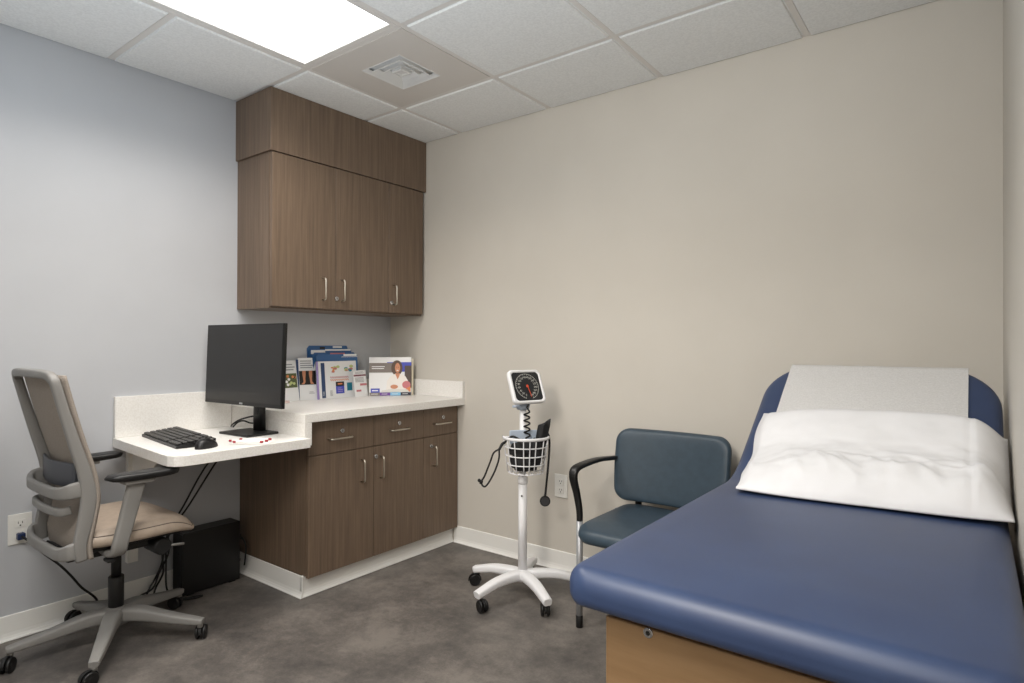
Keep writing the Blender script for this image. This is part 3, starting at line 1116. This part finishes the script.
    def blob(c, rx, ry, rz, seed):
        def f(u, v):
            a = u*2*PI; p = (v-.5)*PI
            d = Vector((math.cos(a)*math.cos(p), math.sin(a)*math.cos(p), math.sin(p)))
            k = 1+.28*noise.noise(d*2.3+Vector((seed, 0, 0)))
            return c+bs*d.x*rx*k+bf*d.y*ry*k+Vector((0, 0, d.z*rz*k))
        b.grid(f, 28, 16)
    blob(B0+bf*.072+Vector((0, 0, .64)), .066, .036, .048, 1)
    blob(B0+bf*.074+bs*-.02+Vector((0, 0, .69)), .056, .034, .04, 5)
    blob(B0+bf*.08+bs*.045+Vector((0, 0, .68)), .035, .036, .06, 9)
    # upright end of the cuff, a flat curled flap
    def flap(u, v):
        x = .048+.052*v
        z = .65+.165*u
        y = .045+.012*math.sin(v*5)+.03*u*v
        top = .03*(v-.4) if u > .95 else 0
        return B0+bs*(x-.015+.03*u)+bf*(y+.01)+Vector((0, 0, z+top))
    tp = b.grid(flap, 12, 8)
    bt = b.grid(lambda u, v: flap(u, v)+bf*.008, 12, 8)
    r1 = [tp[i][0] for i in range(13)]+[tp[12][j] for j in range(1, 9)]+[tp[i][8] for i in range(11, -1, -1)]+[tp[0][j] for j in range(7, 0, -1)]
    r2_ = [bt[i][0] for i in range(13)]+[bt[12][j] for j in range(1, 9)]+[bt[i][8] for i in range(11, -1, -1)]+[bt[0][j] for j in range(7, 0, -1)]
    b._faces([b.bm.faces.new((r1[i], r1[(i+1) % len(r1)], r2_[(i+1) % len(r1)], r2_[i])) for i in range(len(r1))], None, True)
    o = b.build('blood_pressure_cuff', MT['black_cloth'])
    tag(o, 'black fabric blood pressure cuff bundled inside the wire basket', 'cuff')

    s = empty('stethoscope', (cx, cy, 0)); tag(s, 'black stethoscope hanging over both sides of the wire basket', 'stethoscope')
    # world to local helper: B-local points given as (along camera right, toward camera, height)
    cr = Vector((rt.x, rt.y, 0)); cf = Vector((-fw.x, -fw.y, 0)).normalized()
    def Q(a_, t_, z):
        if a_ < -.08:
            a_ = -.08+(a_+.08)*.78
        return cr*a_+cf*t_+Vector((0, 0, z))
    b = MB()
    b.tube([Q(-.085, .05, .722), Q(-.10, .055, .715), Q(-.118, .06, .69)], .0065, n=10, smooth_path=5)
    b.build('yoke', MT['blackmat'], s)
    b = MB()
    b.tube([Q(-.118, .06, .692), Q(-.150, .055, .675), Q(-.172, .05, .63), Q(-.205, .05, .565), Q(-.228, .05, .54), Q(-.225, .05, .532)], .0042, n=8, smooth_path=6)
    b.tube([Q(-.118, .06, .692), Q(-.118, .07, .655), Q(-.135, .075, .61), Q(-.165, .075, .56), Q(-.195, .075, .527), Q(-.213, .07, .528), Q(-.22, .065, .538)], .0042, n=8, smooth_path=6)
    b.build('ear_tubes', MT['blackmat'], s)
    for p in (Q(-.235, .05, .547), Q(-.221, .065, .545)):
        b = MB(); b.lathe([(.003, -.007), (.0075, -.003), (.0078, .003), (.004, .008)], n=14, mat=Matrix.Translation(p))
        b.build('ear_tip', MT['blackmat'], s)
    b = MB()
    b.tube([Q(-.085, .05, .722), Q(-.05, .05, .75), Q(-.01, .06, .735), Q(.05, .06, .72), Q(.09, .05, .745), Q(.112, .045, .765), Q(.122, .04, .72), Q(.117, .035, .62), Q(.108, .03, .52), Q(.104, .03, .475)], .005, n=8, smooth_path=6)
    b.build('tubing', MT['blackmat'], s)
    b = MB()
    c = Q(.103, .03, .448)
    mt_ = Matrix.Translation(c-cf*.006) @ cf.to_track_quat('Z', 'Y').to_matrix().to_4x4()
    b.lathe([(.018, 0), (.0245, .002), (.0245, .008), (.021, .011)], MT['blackmat'], n=28, mat=mt_)
    b.lathe([(.0195, .0112), (.0195, .0118)], new_mat('diaphragm_grey', (60, 60, 62), .3), n=28, mat=mt_)
    b.cyl(c+Vector((0, 0, .02)), c+Vector((0, 0, .032)), .005, MT['blackmat'], n=10)
    b.build('chest_piece', None, s)
bp_stand()

# ------------------------------------------------------------------ guest chair
def pad(b, P, hw, hh, t, r, m, sag=0, nx=20):
    """upholstered pad: P(a,b,c) maps pad coords (a across, b up/along, c out) to world; rounded outline and domed faces"""
    rings = []
    for s, c in ((.0, -t*.5), (.3, -t*.5), (.6, -t*.5), (.9, -t*.48), (.97, -t*.36), (1, -t*.1), (1, t*.1), (.98, t*.34), (.94, t*.45), (.88, t*.5), (.75, t*.52), (.6, t*.53), (.45, t*.535), (.3, t*.54), (.15, t*.54), (.001, t*.54)):
        s = max(s, .001)
        k0 = rrect(2*hw, 2*hh, r, 8)
        k = []
        for (xa, ya), (xb, yb) in zip(k0, k0[1:]+k0[:1]):
            n_ = max(1, int(math.hypot(xb-xa, yb-ya)/.02))
            k += [((xa+(xb-xa)*i/n_)*s, (ya+(yb-ya)*i/n_)*s) for i in range(n_)]
        rings.append([P(x, y, c) for x, y in k])
    b.loft(rings, m, caps=True)

def guest_chair():
    ox, oy = 1.98, -.33
    e = empty('guest_chair', (ox, oy, 0)); tag(e, 'slate blue vinyl guest chair with black arm and silver legs, by beige wall', 'chair')
    # local: x right, y to the wall; the chair faces -y
    b = MB()
    def PS(x, y, c):   # seat
        zz = .425+c-.012*((y+.0)/.24 < -.6)*((abs(y)/.24-.6)/.4)
        return Vector((x, y-.04, zz-.01*(x/.23)**2*0))
    pad(b, PS, .216, .245, .06, .07, MT['chairvinyl'])
    b.build('seat', None, e)
    b = MB()
    def PB(x, y, c):
        curve = -.035*(x/.27)**2
        zz = .630+y*math.cos(R(10))
        yy = .20+y*math.sin(R(10))-c+curve
        taper = 1-.05*max(-y/.165, 0)
        return Vector((x*taper, yy, zz))
    pad(b, PB, .262, .161, .05, .06, MT['chairvinyl'])
    b.build('backrest', None, e)
    for s in (-1, 1):
        x = s*.251
        b = MB()
        b.tube([(x, -.165, .02), (x, -.165, .44)], .0135, MT['silver'], n=16)
        b.cyl((x, -.165, 0.0005), (x, -.165, .05), .0145, MT['blackmat'], n=16, bev=.001)
        b.build('front_leg', None, e)
        b = MB()
        b.tube([(x, .25, .02), (x, .2, .25), (x, .17, .42)], .0125, MT['silver'], n=16, smooth_path=5)
        b.cyl((x, .254, 0.0005), (x, .25, .04), .0145, MT['blackmat'], n=16, bev=.001)
        b.build('rear_leg', None, e)
        if s > 0:
            continue
        b = MB()
        xo = s*.265
        pts = [(xo-s*.014, -.165, .432), (xo-s*.012, -.163, .48), (xo, -.165, .55), (xo+s*.006, -.182, .615), (xo+s*.006, -.172, .650), (xo, -.12, .664), (xo-s*.004, 0, .668), (xo-s*.006, .1, .66), (xo-s*.012, .185, .652)]
        b.bar(pts, [.024, .026, .03, .036, .04, .04, .038, .034, .03], [.024, .024, .022, .022, .022, .02, .018, .018, .018], side=(1, 0, 0), smooth_path=5, rr=.4)
        b.build('armrest', MT['blackpl'], e)
    for s in (-1, 1):
        b = MB()
        b.bar([(s*.17, .1, .395), (s*.17, .2, .40), (s*.17, .222, .45), (s*.17, .225, .52)], .03, .012, side=(1, 0, 0), smooth_path=4)
        b.build('back_support', MT['blackpl'], e)
    b = MB()
    b.bar([(-.251, -.165, .405), (.251, -.165, .405)], .02, .016, side=(0, 1, 0))
    b.bar([(-.251, .17, .405), (.251, .17, .405)], .02, .016, side=(0, 1, 0))
    for s in (-1, 1):
        b.tube([(s*.251, -.165, .405), (s*.251, .172, .405)], .009, n=10)
    b.box(-.2, .2, -.22, .16, .385, .398, bev=.004)
    b.build('seat_frame', MT['blackpl'], e)
guest_chair()

# ------------------------------------------------------------------ exam table
ZT = .77
YF, YA, ARC, ANG = -1.754, -.86, .30, R(35)
S1 = YA-YF
S2 = S1+ARC*ANG
LEN = S2+.495
XL, XR = 2.435, 3.102
def path(s):
    if s < S1:
        return YF+s, ZT, 0
    if s < S2:
        a = (s-S1)/ARC
        return YA+ARC*math.sin(a), ZT+ARC*(1-math.cos(a)), a
    t = s-S2
    return YA+ARC*math.sin(ANG)+t*math.cos(ANG), ZT+ARC*(1-math.cos(ANG))+t*math.sin(ANG), ANG
def on_table(x, s, n):
    y, z, a = path(s)
    return Vector((x, y-n*math.sin(a), z+n*math.cos(a)))

def exam_table():
    e = empty('exam_table', ((XL+XR)/2, -1.1, 0))
    tag(e, 'navy blue vinyl exam table with raised head and maple base, against right wall', 'exam table')
    o = Vector(e.location)
    th = .066
    cx = (XL+XR)/2
    hw = (XR-XL)/2
    ss = []
    s = 0
    Rf, Rh = .06, .17          # plan corner radius at foot and head
    er = .036
    for i in range(13):
        ss.append(Rf*(1-math.cos(i/12*PI/2)))
    s = Rf
    while s < LEN-Rh-.03:
        s += .03
        ss.append(s)
    for i in range(13):
        ss.append(LEN-Rh*(1-math.sin(i/12*PI/2)))
    b = MB()
    rings = []
    for s in ss:
        d0, d1 = s, LEN-s
        wv = hw
        if d0 < Rf: wv = hw-(Rf-math.sqrt(max(Rf**2-(Rf-d0)**2, 0)))
        if d1 < Rh: wv = hw-(Rh-math.sqrt(max(Rh**2-(Rh-d1)**2, 0)))
        d = min(d0, d1)
        if d < er:
            drop = er-math.sqrt(max(er**2-(er-d)**2, 0))
        else:
            drop = 0
        d_b = .02-math.sqrt(max(.02**2-max(.02-d, 0)**2, 0)) if d < .02 else 0
        top, bot = -drop, -th+d_b
        ht = max(top-bot, .004)
        ring = []
        rx = min(er, wv*.9, ht*.5) if ht < 2*er else er
        rb = .02 if ht > .06 else ht*.3
        # section: flat top with slight crown, rolled edge, small lower radius
        def crown(x): return .006*(1-(x/hw)**2)*min(1, d/.15)
        N_ = 14
        for i in range(N_+1):
            x = (-wv+rx)+(2*(wv-rx))*i/N_
            ring.append((x, top+crown(x)))
        for i in range(1, 9):
            a = PI/2*i/8
            ring.append((wv-rx+rx*math.sin(a), top-rx+rx*math.cos(a)+crown(wv)))
        for i in range(0, 5):
            a = PI/2*i/4
            ring.append((wv-rb+rb*math.cos(a), bot+rb-rb*math.sin(a)))
        for i in range(4, -1, -1):
            a = PI/2*i/4
            ring.append((-wv+rb-rb*math.cos(a), bot+rb-rb*math.sin(a)))
        for i in range(8, 0, -1):
            a = PI/2*i/8
            ring.append((-wv+rx-rx*math.sin(a), top-rx+rx*math.cos(a)+crown(wv)))
        rings.append([on_table(cx+x, s, n)-o for x, n in ring])
    b.loft(rings)
    b.build('cushion', MT['bedvinyl'], e)
    # base cabinet of maple laminate
    b = MB()
    x0, x1 = 2.505, 3.06
    yF = -1.70
    zt = ZT-th-.001
    b.box(x0-o.x, x1-o.x, yF-o.y, -.42-o.y, .09, zt-.022, bev=.0015, segs=1)
    b.box(x0+.03-o.x, x1-.03-o.x, yF+.05-o.y, -.5-o.y, .0005, .09)
    b.build('base_cabinet', MT['maple'], e)
    b = MB()
    b.box(x0+.005-o.x, x1-.005-o.x, yF+.01-o.y, YA+.02-o.y, zt-.021, zt, bev=.002, segs=1)
    b.build('deck_board', MT['maple'], e)
    b = MB()
    b.cyl((2.588-o.x, yF-.003-o.y, .674), (2.588-o.x, yF+.002-o.y, .674), .009, MT['chrome'], n=20, bev=.001)
    b.cyl((2.588-o.x, yF-.0036-o.y, .674), (2.588-o.x, yF-.003-o.y, .674), .004, MT['blackpl'], n=14)
    b.build('screw', None, e)
    # head section board and its support arms
    b = MB()
    A = lambda x, s, n: on_table(x, s, n)-o
    n0, n1 = -th-.001, -th-.019
    s0, s1 = S2+.02, LEN-.06
    pts = [A(x0+.02, s0, n0), A(x1-.02, s0, n0), A(x1-.02, s1, n0), A(x0+.02, s1, n0)]
    up_n = (A(0, s0, n1)-A(0, s0, n0))
    b.prism(pts, up_n)
    b.build('head_board', MT['maple'], e)
    for x in (x0+.07, x1-.07):
        b = MB()
        top = A(x, S2+.33, n1)
        b.bar([Vector((x-o.x, -.55-o.y, .655)), top], .025, .008, side=(1, 0, 0))
        b.build('support_arm', MT['silver'], e)
exam_table()

def exam_paper():
    """strip of tissue lying over the head section, tucked under the pillow"""
    x0, x1 = 2.508, 3.022
    s_end = LEN+.003
    samp = []
    s = S2-.02
    while s < LEN-.03:
        samp.append((s, .0075)); s += .02
    er = .04
    for i in range(0, 8):
        a = PI/2*i/7
        samp.append((LEN-er+.006+(er+.001)*math.sin(a), -er+(er+.0075)*math.cos(a)))
    samp.append((LEN+.008, -.07))
    b = MB()
    nx = 30
    def f(i, j, o_):
        s, n = samp[i]
        x = x0+(x1-x0)*j/nx
        wv = .0012*noise.noise(Vector((x*14, s*14, 0)))
        return on_table(x, s, n+wv+o_)
    n = len(samp)
    for o_ in (0, .0008):
        vs = [[b.bm.verts.new(f(i, j, o_)) for j in range(nx+1)] for i in range(n)]
        b._faces([b.bm.faces.new((vs[i][j], vs[i+1][j], vs[i+1][j+1], vs[i][j+1])) for i in range(n-1) for j in range(nx)], None, True)
    o = b.build('exam_paper', MT['tissue'])
    tag(o, 'crinkled grey-white exam paper draped over the raised head of table', 'paper')
exam_paper()

def pillow():
    e = empty('pillow', (0, 0, 0)); tag(e, 'wide white pillow in a creased pillowcase lying on navy exam table', 'pillow')
    b = MB()
    nu, nv = 90, 64
    def outline(u, v):
        # u across 0..1 (left..right), v along 0..1 (near edge..head)
        sA = .752+.062*max(0, (u-.45)/.55)**1.3-.006*math.sin(u*9)
        sB = 1.262-.04*max(0, (u-.8)/.2)**1.5
        s = sA+(sB-sA)*v
        xl = 2.522-.040*min(v/.5, 1)**.8-.012*max(0, v-.6)/.4+.004*math.sin(v*14)
        xr = 3.108
        return xl+(xr-xl)*u, s
    def th(u, v):
        eu = min(u/.42, 1) if u < .5 else min((1-u)/.12, 1)
        ev = min(v/.34, 1) if v < .5 else min((1-v)/.16, 1)
        eu = math.sin(max(eu, 0)*PI/2); ev = math.sin(max(ev, 0)*PI/2)
        t = .098*(.30+.70*eu**.8 if u < .5 else eu**.7)*(ev**.6)
        if u < .04:
            t *= .35+.65*u/.04
        cz = Vector((u*7, v*5, 2.1))
        wr = .011*noise.noise(cz)*(1-.8*v)+.004*noise.noise(cz*2.7)*(1-.8*v)
        for k, (sx_, sy_, ph) in enumerate(((6, 3, 7), (10, -4, 3), (4, 6, 1))):
            ridge = 1-abs(noise.noise(Vector((u*sx_+v*3, v*sy_-u*2, ph))))*2.6
            if ridge > 0:
                wr += .006*ridge**3*math.exp(-((v-.18-.1*u)/.15)**2)*(.75 if .2 < u < .95 else .3)
        # hem line sewn a little in from the right end
        if .86 < u < .88:
            wr -= .003
        return max(t+wr*min(1, t/.05), .004)
    def ft(u, v):
        x, s = outline(u, v)
        return on_table(x, s, .0135+th(u, v))
    def fb(u, v):
        x, s = outline(u, v)
        return on_table(x, s, .0125)
    tp = b.grid(ft, nu, nv)
    bt = b.grid(fb, nu, nv)
    r1 = [tp[i][0] for i in range(nu+1)]+[tp[nu][j] for j in range(1, nv+1)]+[tp[i][nv] for i in range(nu-1, -1, -1)]+[tp[0][j] for j in range(nv-1, 0, -1)]
    r2_ = [bt[i][0] for i in range(nu+1)]+[bt[nu][j] for j in range(1, nv+1)]+[bt[i][nv] for i in range(nu-1, -1, -1)]+[bt[0][j] for j in range(nv-1, 0, -1)]
    b._faces([b.bm.faces.new((r1[i], r1[(i+1) % len(r1)], r2_[(i+1) % len(r1)], r2_[i])) for i in range(len(r1))], None, True)
    b.build('pillowcase', MT['linen'], e)
pillow()

# ------------------------------------------------------------------ printed matter on the counter
ZC = .8575
def frame(bl, br, lean, height):
    """local frame of an upright sheet: bottom-left, bottom-right (x,y), leaning back by angle; returns F(u,v,n) with u,v in 0..1"""
    bl = Vector((*bl, ZC)); br = Vector((*br, ZC))
    d = br-bl
    n = Vector((d.y, -d.x, 0)).normalized()      # towards the viewer
    upv = Vector((0, 0, math.cos(lean)))-n*math.sin(lean)
    nn = n*math.cos(lean)+Vector((0, 0, math.sin(lean)))
    def F(u, v, k=0):
        return bl+d*u+upv*(height*v)+nn*k
    F.nn = nn
    F.w = d.length
    F.h = height
    return F

def sheet(b, F, pts, m, k0, t=.0004):
    b.prism([F(u, v, k0) for u, v in pts], F.nn*t, m)
def rect(b, F, u0, u1, v0, v1, m, k0=.0003, t=.0004):
    sheet(b, F, [(u0, v0), (u1, v0), (u1, v1), (u0, v1)], m, k0, t)
def ell(cu, cv, ru, rv, n=20, a0=0, a1=360):
    return [(cu+ru*math.cos(R(a0+(a1-a0)*i/n)), cv+rv*math.sin(R(a0+(a1-a0)*i/n))) for i in range(n if a1-a0 == 360 else n+1)]
def textlines(b, F, u0, u1, v0, v1, rows, m, k0=.0008):
    rr_ = random.Random(int(u0*1000+v0*77))
    dv = (v1-v0)/rows
    for i in range(rows):
        rect(b, F, u0, u0+(u1-u0)*rr_.uniform(.7, 1), v0+dv*i+dv*.3, v0+dv*i+dv*.7, m, k0, .0002)

WHT = ink('white', (238, 238, 238)); GRY = ink('grey', (150, 150, 155)); NAVY = ink('navy', (38, 66, 110)); BLUE = ink('blue', (54, 100, 152))
BLK = ink('black', (30, 26, 26)); SKIN = ink('skin', (205, 140, 105)); HAIR = ink('hair', (88, 66, 52)); PURP = ink('purple', (112, 70, 150)); SKY = ink('sky', (130, 190, 225))
INDG = ink('indigo', (70, 80, 185)); TAUPE = ink('taupe', (128, 118, 112)); ORG = ink('orange', (226, 140, 90)); PINK = ink('pink', (200, 120, 125)); TEAL = ink('teal', (40, 128, 150))
YEL = ink('yellowgreen', (196, 206, 140)); MAR = ink('maroon', (120, 60, 72)); DKB = ink('dark', (45, 45, 60)); LAV = ink('lavender', (168, 150, 205))

def easel(name, F, label, cat, group=None, thick=.004, body=WHT, art=None, holder=False):
    e = empty(name, (0, 0, 0)); tag(e, label, cat, group)
    b = MB()
    b.prism([F(0, 0, -thick), F(1, 0, -thick), F(1, 1, -thick), F(0, 1, -thick)], F.nn*(thick), body)
    b.build('booklet', None, e)
    if art:
        a = MB(); art(a, F); a.build('cover_print', None, e)
    return e

def legs_art(a, F):
    rect(a, F, .02, .98, .36, .69, BLK)
    for u in (.30, .68):
        s = 1 if u < .5 else -1
        sheet(a, F, [(u-.10, .69), (u+.10, .69), (u+.09, .60), (u+.06, .50), (u+.07, .43), (u+.09-.1*s, .375), (u-.10-.08*s, .375), (u-.05, .43), (u-.07, .52), (u-.1, .60)], SKIN, .0008)
    textlines(a, F, .1, .9, .74, .95, 4, GRY)
    textlines(a, F, .55, .9, .14, .2, 2, GRY)
    rect(a, F, -.12, 0, 0, .96, NAVY, -.002, .003)
easel('brochure', frame((.05, -.70), (.075, -.605), R(9), .238), 'narrow brochure picturing two bare legs on black, beside folders', 'brochure', thick=.006, art=legs_art)

def food_art(a, F):
    rect(a, F, .05, .95, .33, .68, ink('olive', (90, 100, 60)))
    rr_ = random.Random(4)
    for i in range(12):
        u, v = rr_.uniform(.15, .85), rr_.uniform(.38, .63)
        sheet(a, F, ell(u, v, .1, .035, 10), [BLK, YEL, WHT, ORG][i % 4], .0008+.0001*i, .0001)
    textlines(a, F, .1, .9, .74, .93, 3, GRY)
easel('brochure', frame((.07, -.80), (.055, -.705), R(9), .225), 'narrow brochure with green food photo, right behind the monitor edge', 'brochure', thick=.006, art=food_art)

# stack of blue folders, leaning on the wall behind one another
def folder(bl, br, h, label, tabs, body=BLUE, lean=R(4)):
    F = frame(bl, br, lean, h)
    e = empty('pocket_folder', (0, 0, 0)); tag(e, label, 'folder', 'blue folders on the counter')
    b = MB()
    pts = [(0, 0), (1, 0), (1, .97), (.97, 1), (.05, 1), (.0, .95)]
    b.prism([F(u, v, -.006) for u, v in pts], F.nn*.005, body)
    b.build('cover', None, e)
    for (u0, u1, v0, v1, m) in tabs:
        t = MB(); rect(t, F, u0, u1, v0, v1, m, -.0008, .0012)
        t.build('tab', None, e)
folder((.026, -.625), (.026, -.345), .305, 'blue folder at the very back of the stack, touching the wall', [(.62, .85, .955, .99, WHT), (.3, .42, .93, .975, BLK)])
folder((.042, -.618), (.042, -.330), .285, 'blue folder with white sheet on top, second from the wall', [(.02, .35, .9, .98, WHT), (.35, .98, .965, .995, WHT)])
folder((.058, -.612), (.058, -.318), .265, 'blue folder with pinkish tab, in the middle of the stack', [(.40, .75, .92, .99, PINK)])
folder((.074, -.602), (.074, -.312), .255, 'blue folder with white name tab, directly behind the illustrated folder', [(.65, .98, .955, 1.0, WHT), (.6, 1, .93, .94, WHT)])

def script_stroke(a, F, pts, m, wv=.012, k=.0009):
    for (u0, v0), (u1, v1) in zip(pts, pts[1:]):
        du, dv = u1-u0, v1-v0
        L_ = math.hypot(du, dv) or 1
        nu_, nv_ = -dv/L_*wv/2, du/L_*wv/2
        sheet(a, F, [(u0-nu_, v0-nv_), (u1-nu_, v1-nv_), (u1+nu_, v1+nv_), (u0+nu_, v0+nv_)], m, k, .0002)

def drawn_art(a, F):
    rect(a, F, .055, .15, .03, .96, NAVY)
    textlines(a, F, .085, .12, .08, .2, 5, WHT)
    rr_ = random.Random(11)
    for (cu, cv, cols) in ((.42, .78, [ORG, YEL, PINK]), (.78, .78, [YEL, PINK, TEAL])):
        for i in range(9):
            u, v = cu+rr_.uniform(-.08, .08), cv+rr_.uniform(-.07, .07)
            sheet(a, F, ell(u, v, rr_.uniform(.03, .06), rr_.uniform(.02, .05), 10), cols[i % 3], .0008+.00008*i, .0001)
    for row, m in ((.56, PINK), (.49, ORG)):
        pts = [(.28+.015*i, row+.028*math.sin(i*1.9)*(1 if i % 5 else 1.8)) for i in range(34)]
        script_stroke(a, F, pts, m)
    rect(a, F, .42, .64, .12, .44, INDG)
    rect(a, F, .42, .64, .32, .44, BLK, .0009)
    rect(a, F, .47, .59, .36, .40, ORG, .0013)
    textlines(a, F, .46, .60, .15, .29, 3, LAV, .0009)
    rect(a, F, .72, .86, .18, .4, TEAL)
    textlines(a, F, .26, .34, .06, .22, 5, GRY)
easel('illustrated_folder', frame((.094, -.60), (.078, -.325), R(5), .215), 'white folder with food drawings and orange script, front of blue stack', 'folder', thick=.004, art=drawn_art)
def purple_art(a, F):
    rect(a, F, .0, .3, .0, 1, LAV)
easel('booklet', frame((.086, -.611), (.084, -.50), R(4), .215), 'lavender booklet whose edge shows left of the illustrated folder', 'booklet', thick=.003, body=LAV, art=purple_art)
def card_art(a, F):
    rect(a, F, .02, .98, .78, .84, MAR)
    rect(a, F, .45, .98, .42, .50, PINK)
    rect(a, F, .12, .5, .2, .27, PINK)
    textlines(a, F, .15, .85, .87, .96, 2, GRY)
    textlines(a, F, .1, .9, .55, .74, 4, GRY)
easel('information_card', frame((.135, -.385), (.11, -.272), R(8), .158), 'small white card with maroon stripe, leaning right of illustrated folder', 'card', thick=.003, art=card_art)

def woman_art(a, F):
    rect(a, F, 0, .60, .60, .85, TAUPE)
    rect(a, F, .42, 1, .62, .87, INDG, .0002)
    textlines(a, F, .06, .4, .68, .78, 2, WHT)
    rect(a, F, .84, 1, .2, .78, ink('brown', (84, 70, 64)), .0007)
    # seated woman in a white blouse
    sheet(a, F, ell(.655, .72, .135, .20, 24), HAIR, .0011, .0002)
    sheet(a, F, [(.40, .14), (.42, .38), (.50, .50), (.60, .56), (.75, .56), (.86, .50), (.92, .38), (.93, .14)], ink('blouse', (240, 234, 228)), .0014, .0002)
    sheet(a, F, [(.61, .58), (.73, .58), (.71, .50), (.67, .42), (.64, .50)], SKIN, .0017, .0002)
    sheet(a, F, ell(.67, .72, .062, .13, 22), SKIN, .0019, .0002)
    sheet(a, F, ell(.67, .655, .025, .014, 12), WHT, .0022, .0001)
    for du in (-.023, .023):
        sheet(a, F, ell(.67+du, .74, .009, .008, 10), BLK, .0022, .0001)
    sheet(a, F, ell(.59, .23, .09, .055, 16), SKIN, .0019, .0002)
    sheet(a, F, ell(.88, .28, .10, .10, 16), PINK, .0019, .0002)
    sheet(a, F, [(.8, .1), (.98, .1), (.98, .24), (.9, .2)], ORG, .0021, .0002)
    sheet(a, F, [(.28, .10), (.95, .10), (.9, .16), (.5, .17), (.3, .14)], ink('paperwork', (222, 220, 214)), .0023, .0002)
    rect(a, F, .04, .25, .085, .19, INDG, .0026)
    textlines(a, F, .07, .22, .1, .17, 1, WHT, .0032)
    for i, m in enumerate((TAUPE, PURP, SKY, DKB)):
        rect(a, F, .01+.245*i, .01+.245*(i+1), .005, .085, m, .0026)
        textlines(a, F, .05+.245*i, .21+.245*i, .03, .06, 1, WHT, .0032)
F_m = frame((.118, -.272), (.285, -.082), R(6), .235)
easel('magazine', F_m, 'magazine with a smiling woman in white blouse on its cover', 'magazine', thick=.01, art=woman_art)
F_m2 = frame((.117, -.243), (.279, -.060), R(6), .225)
easel('booklet', F_m2, 'booklet mostly hidden behind the magazine with the woman', 'booklet', thick=.006, body=ink('cream', (225, 215, 190)))
# little card lying at the monitor edge of the counter
b = MB(); b.box(.105, .135, -.845, -.818, ZC, ZC+.012, bev=.002)
bpy.context.view_layer.update()
o = b.build('small_box', ink('palepink', (220, 196, 190)))
tag(o, 'tiny pale pink box on the counter between monitor and food brochure', 'box')
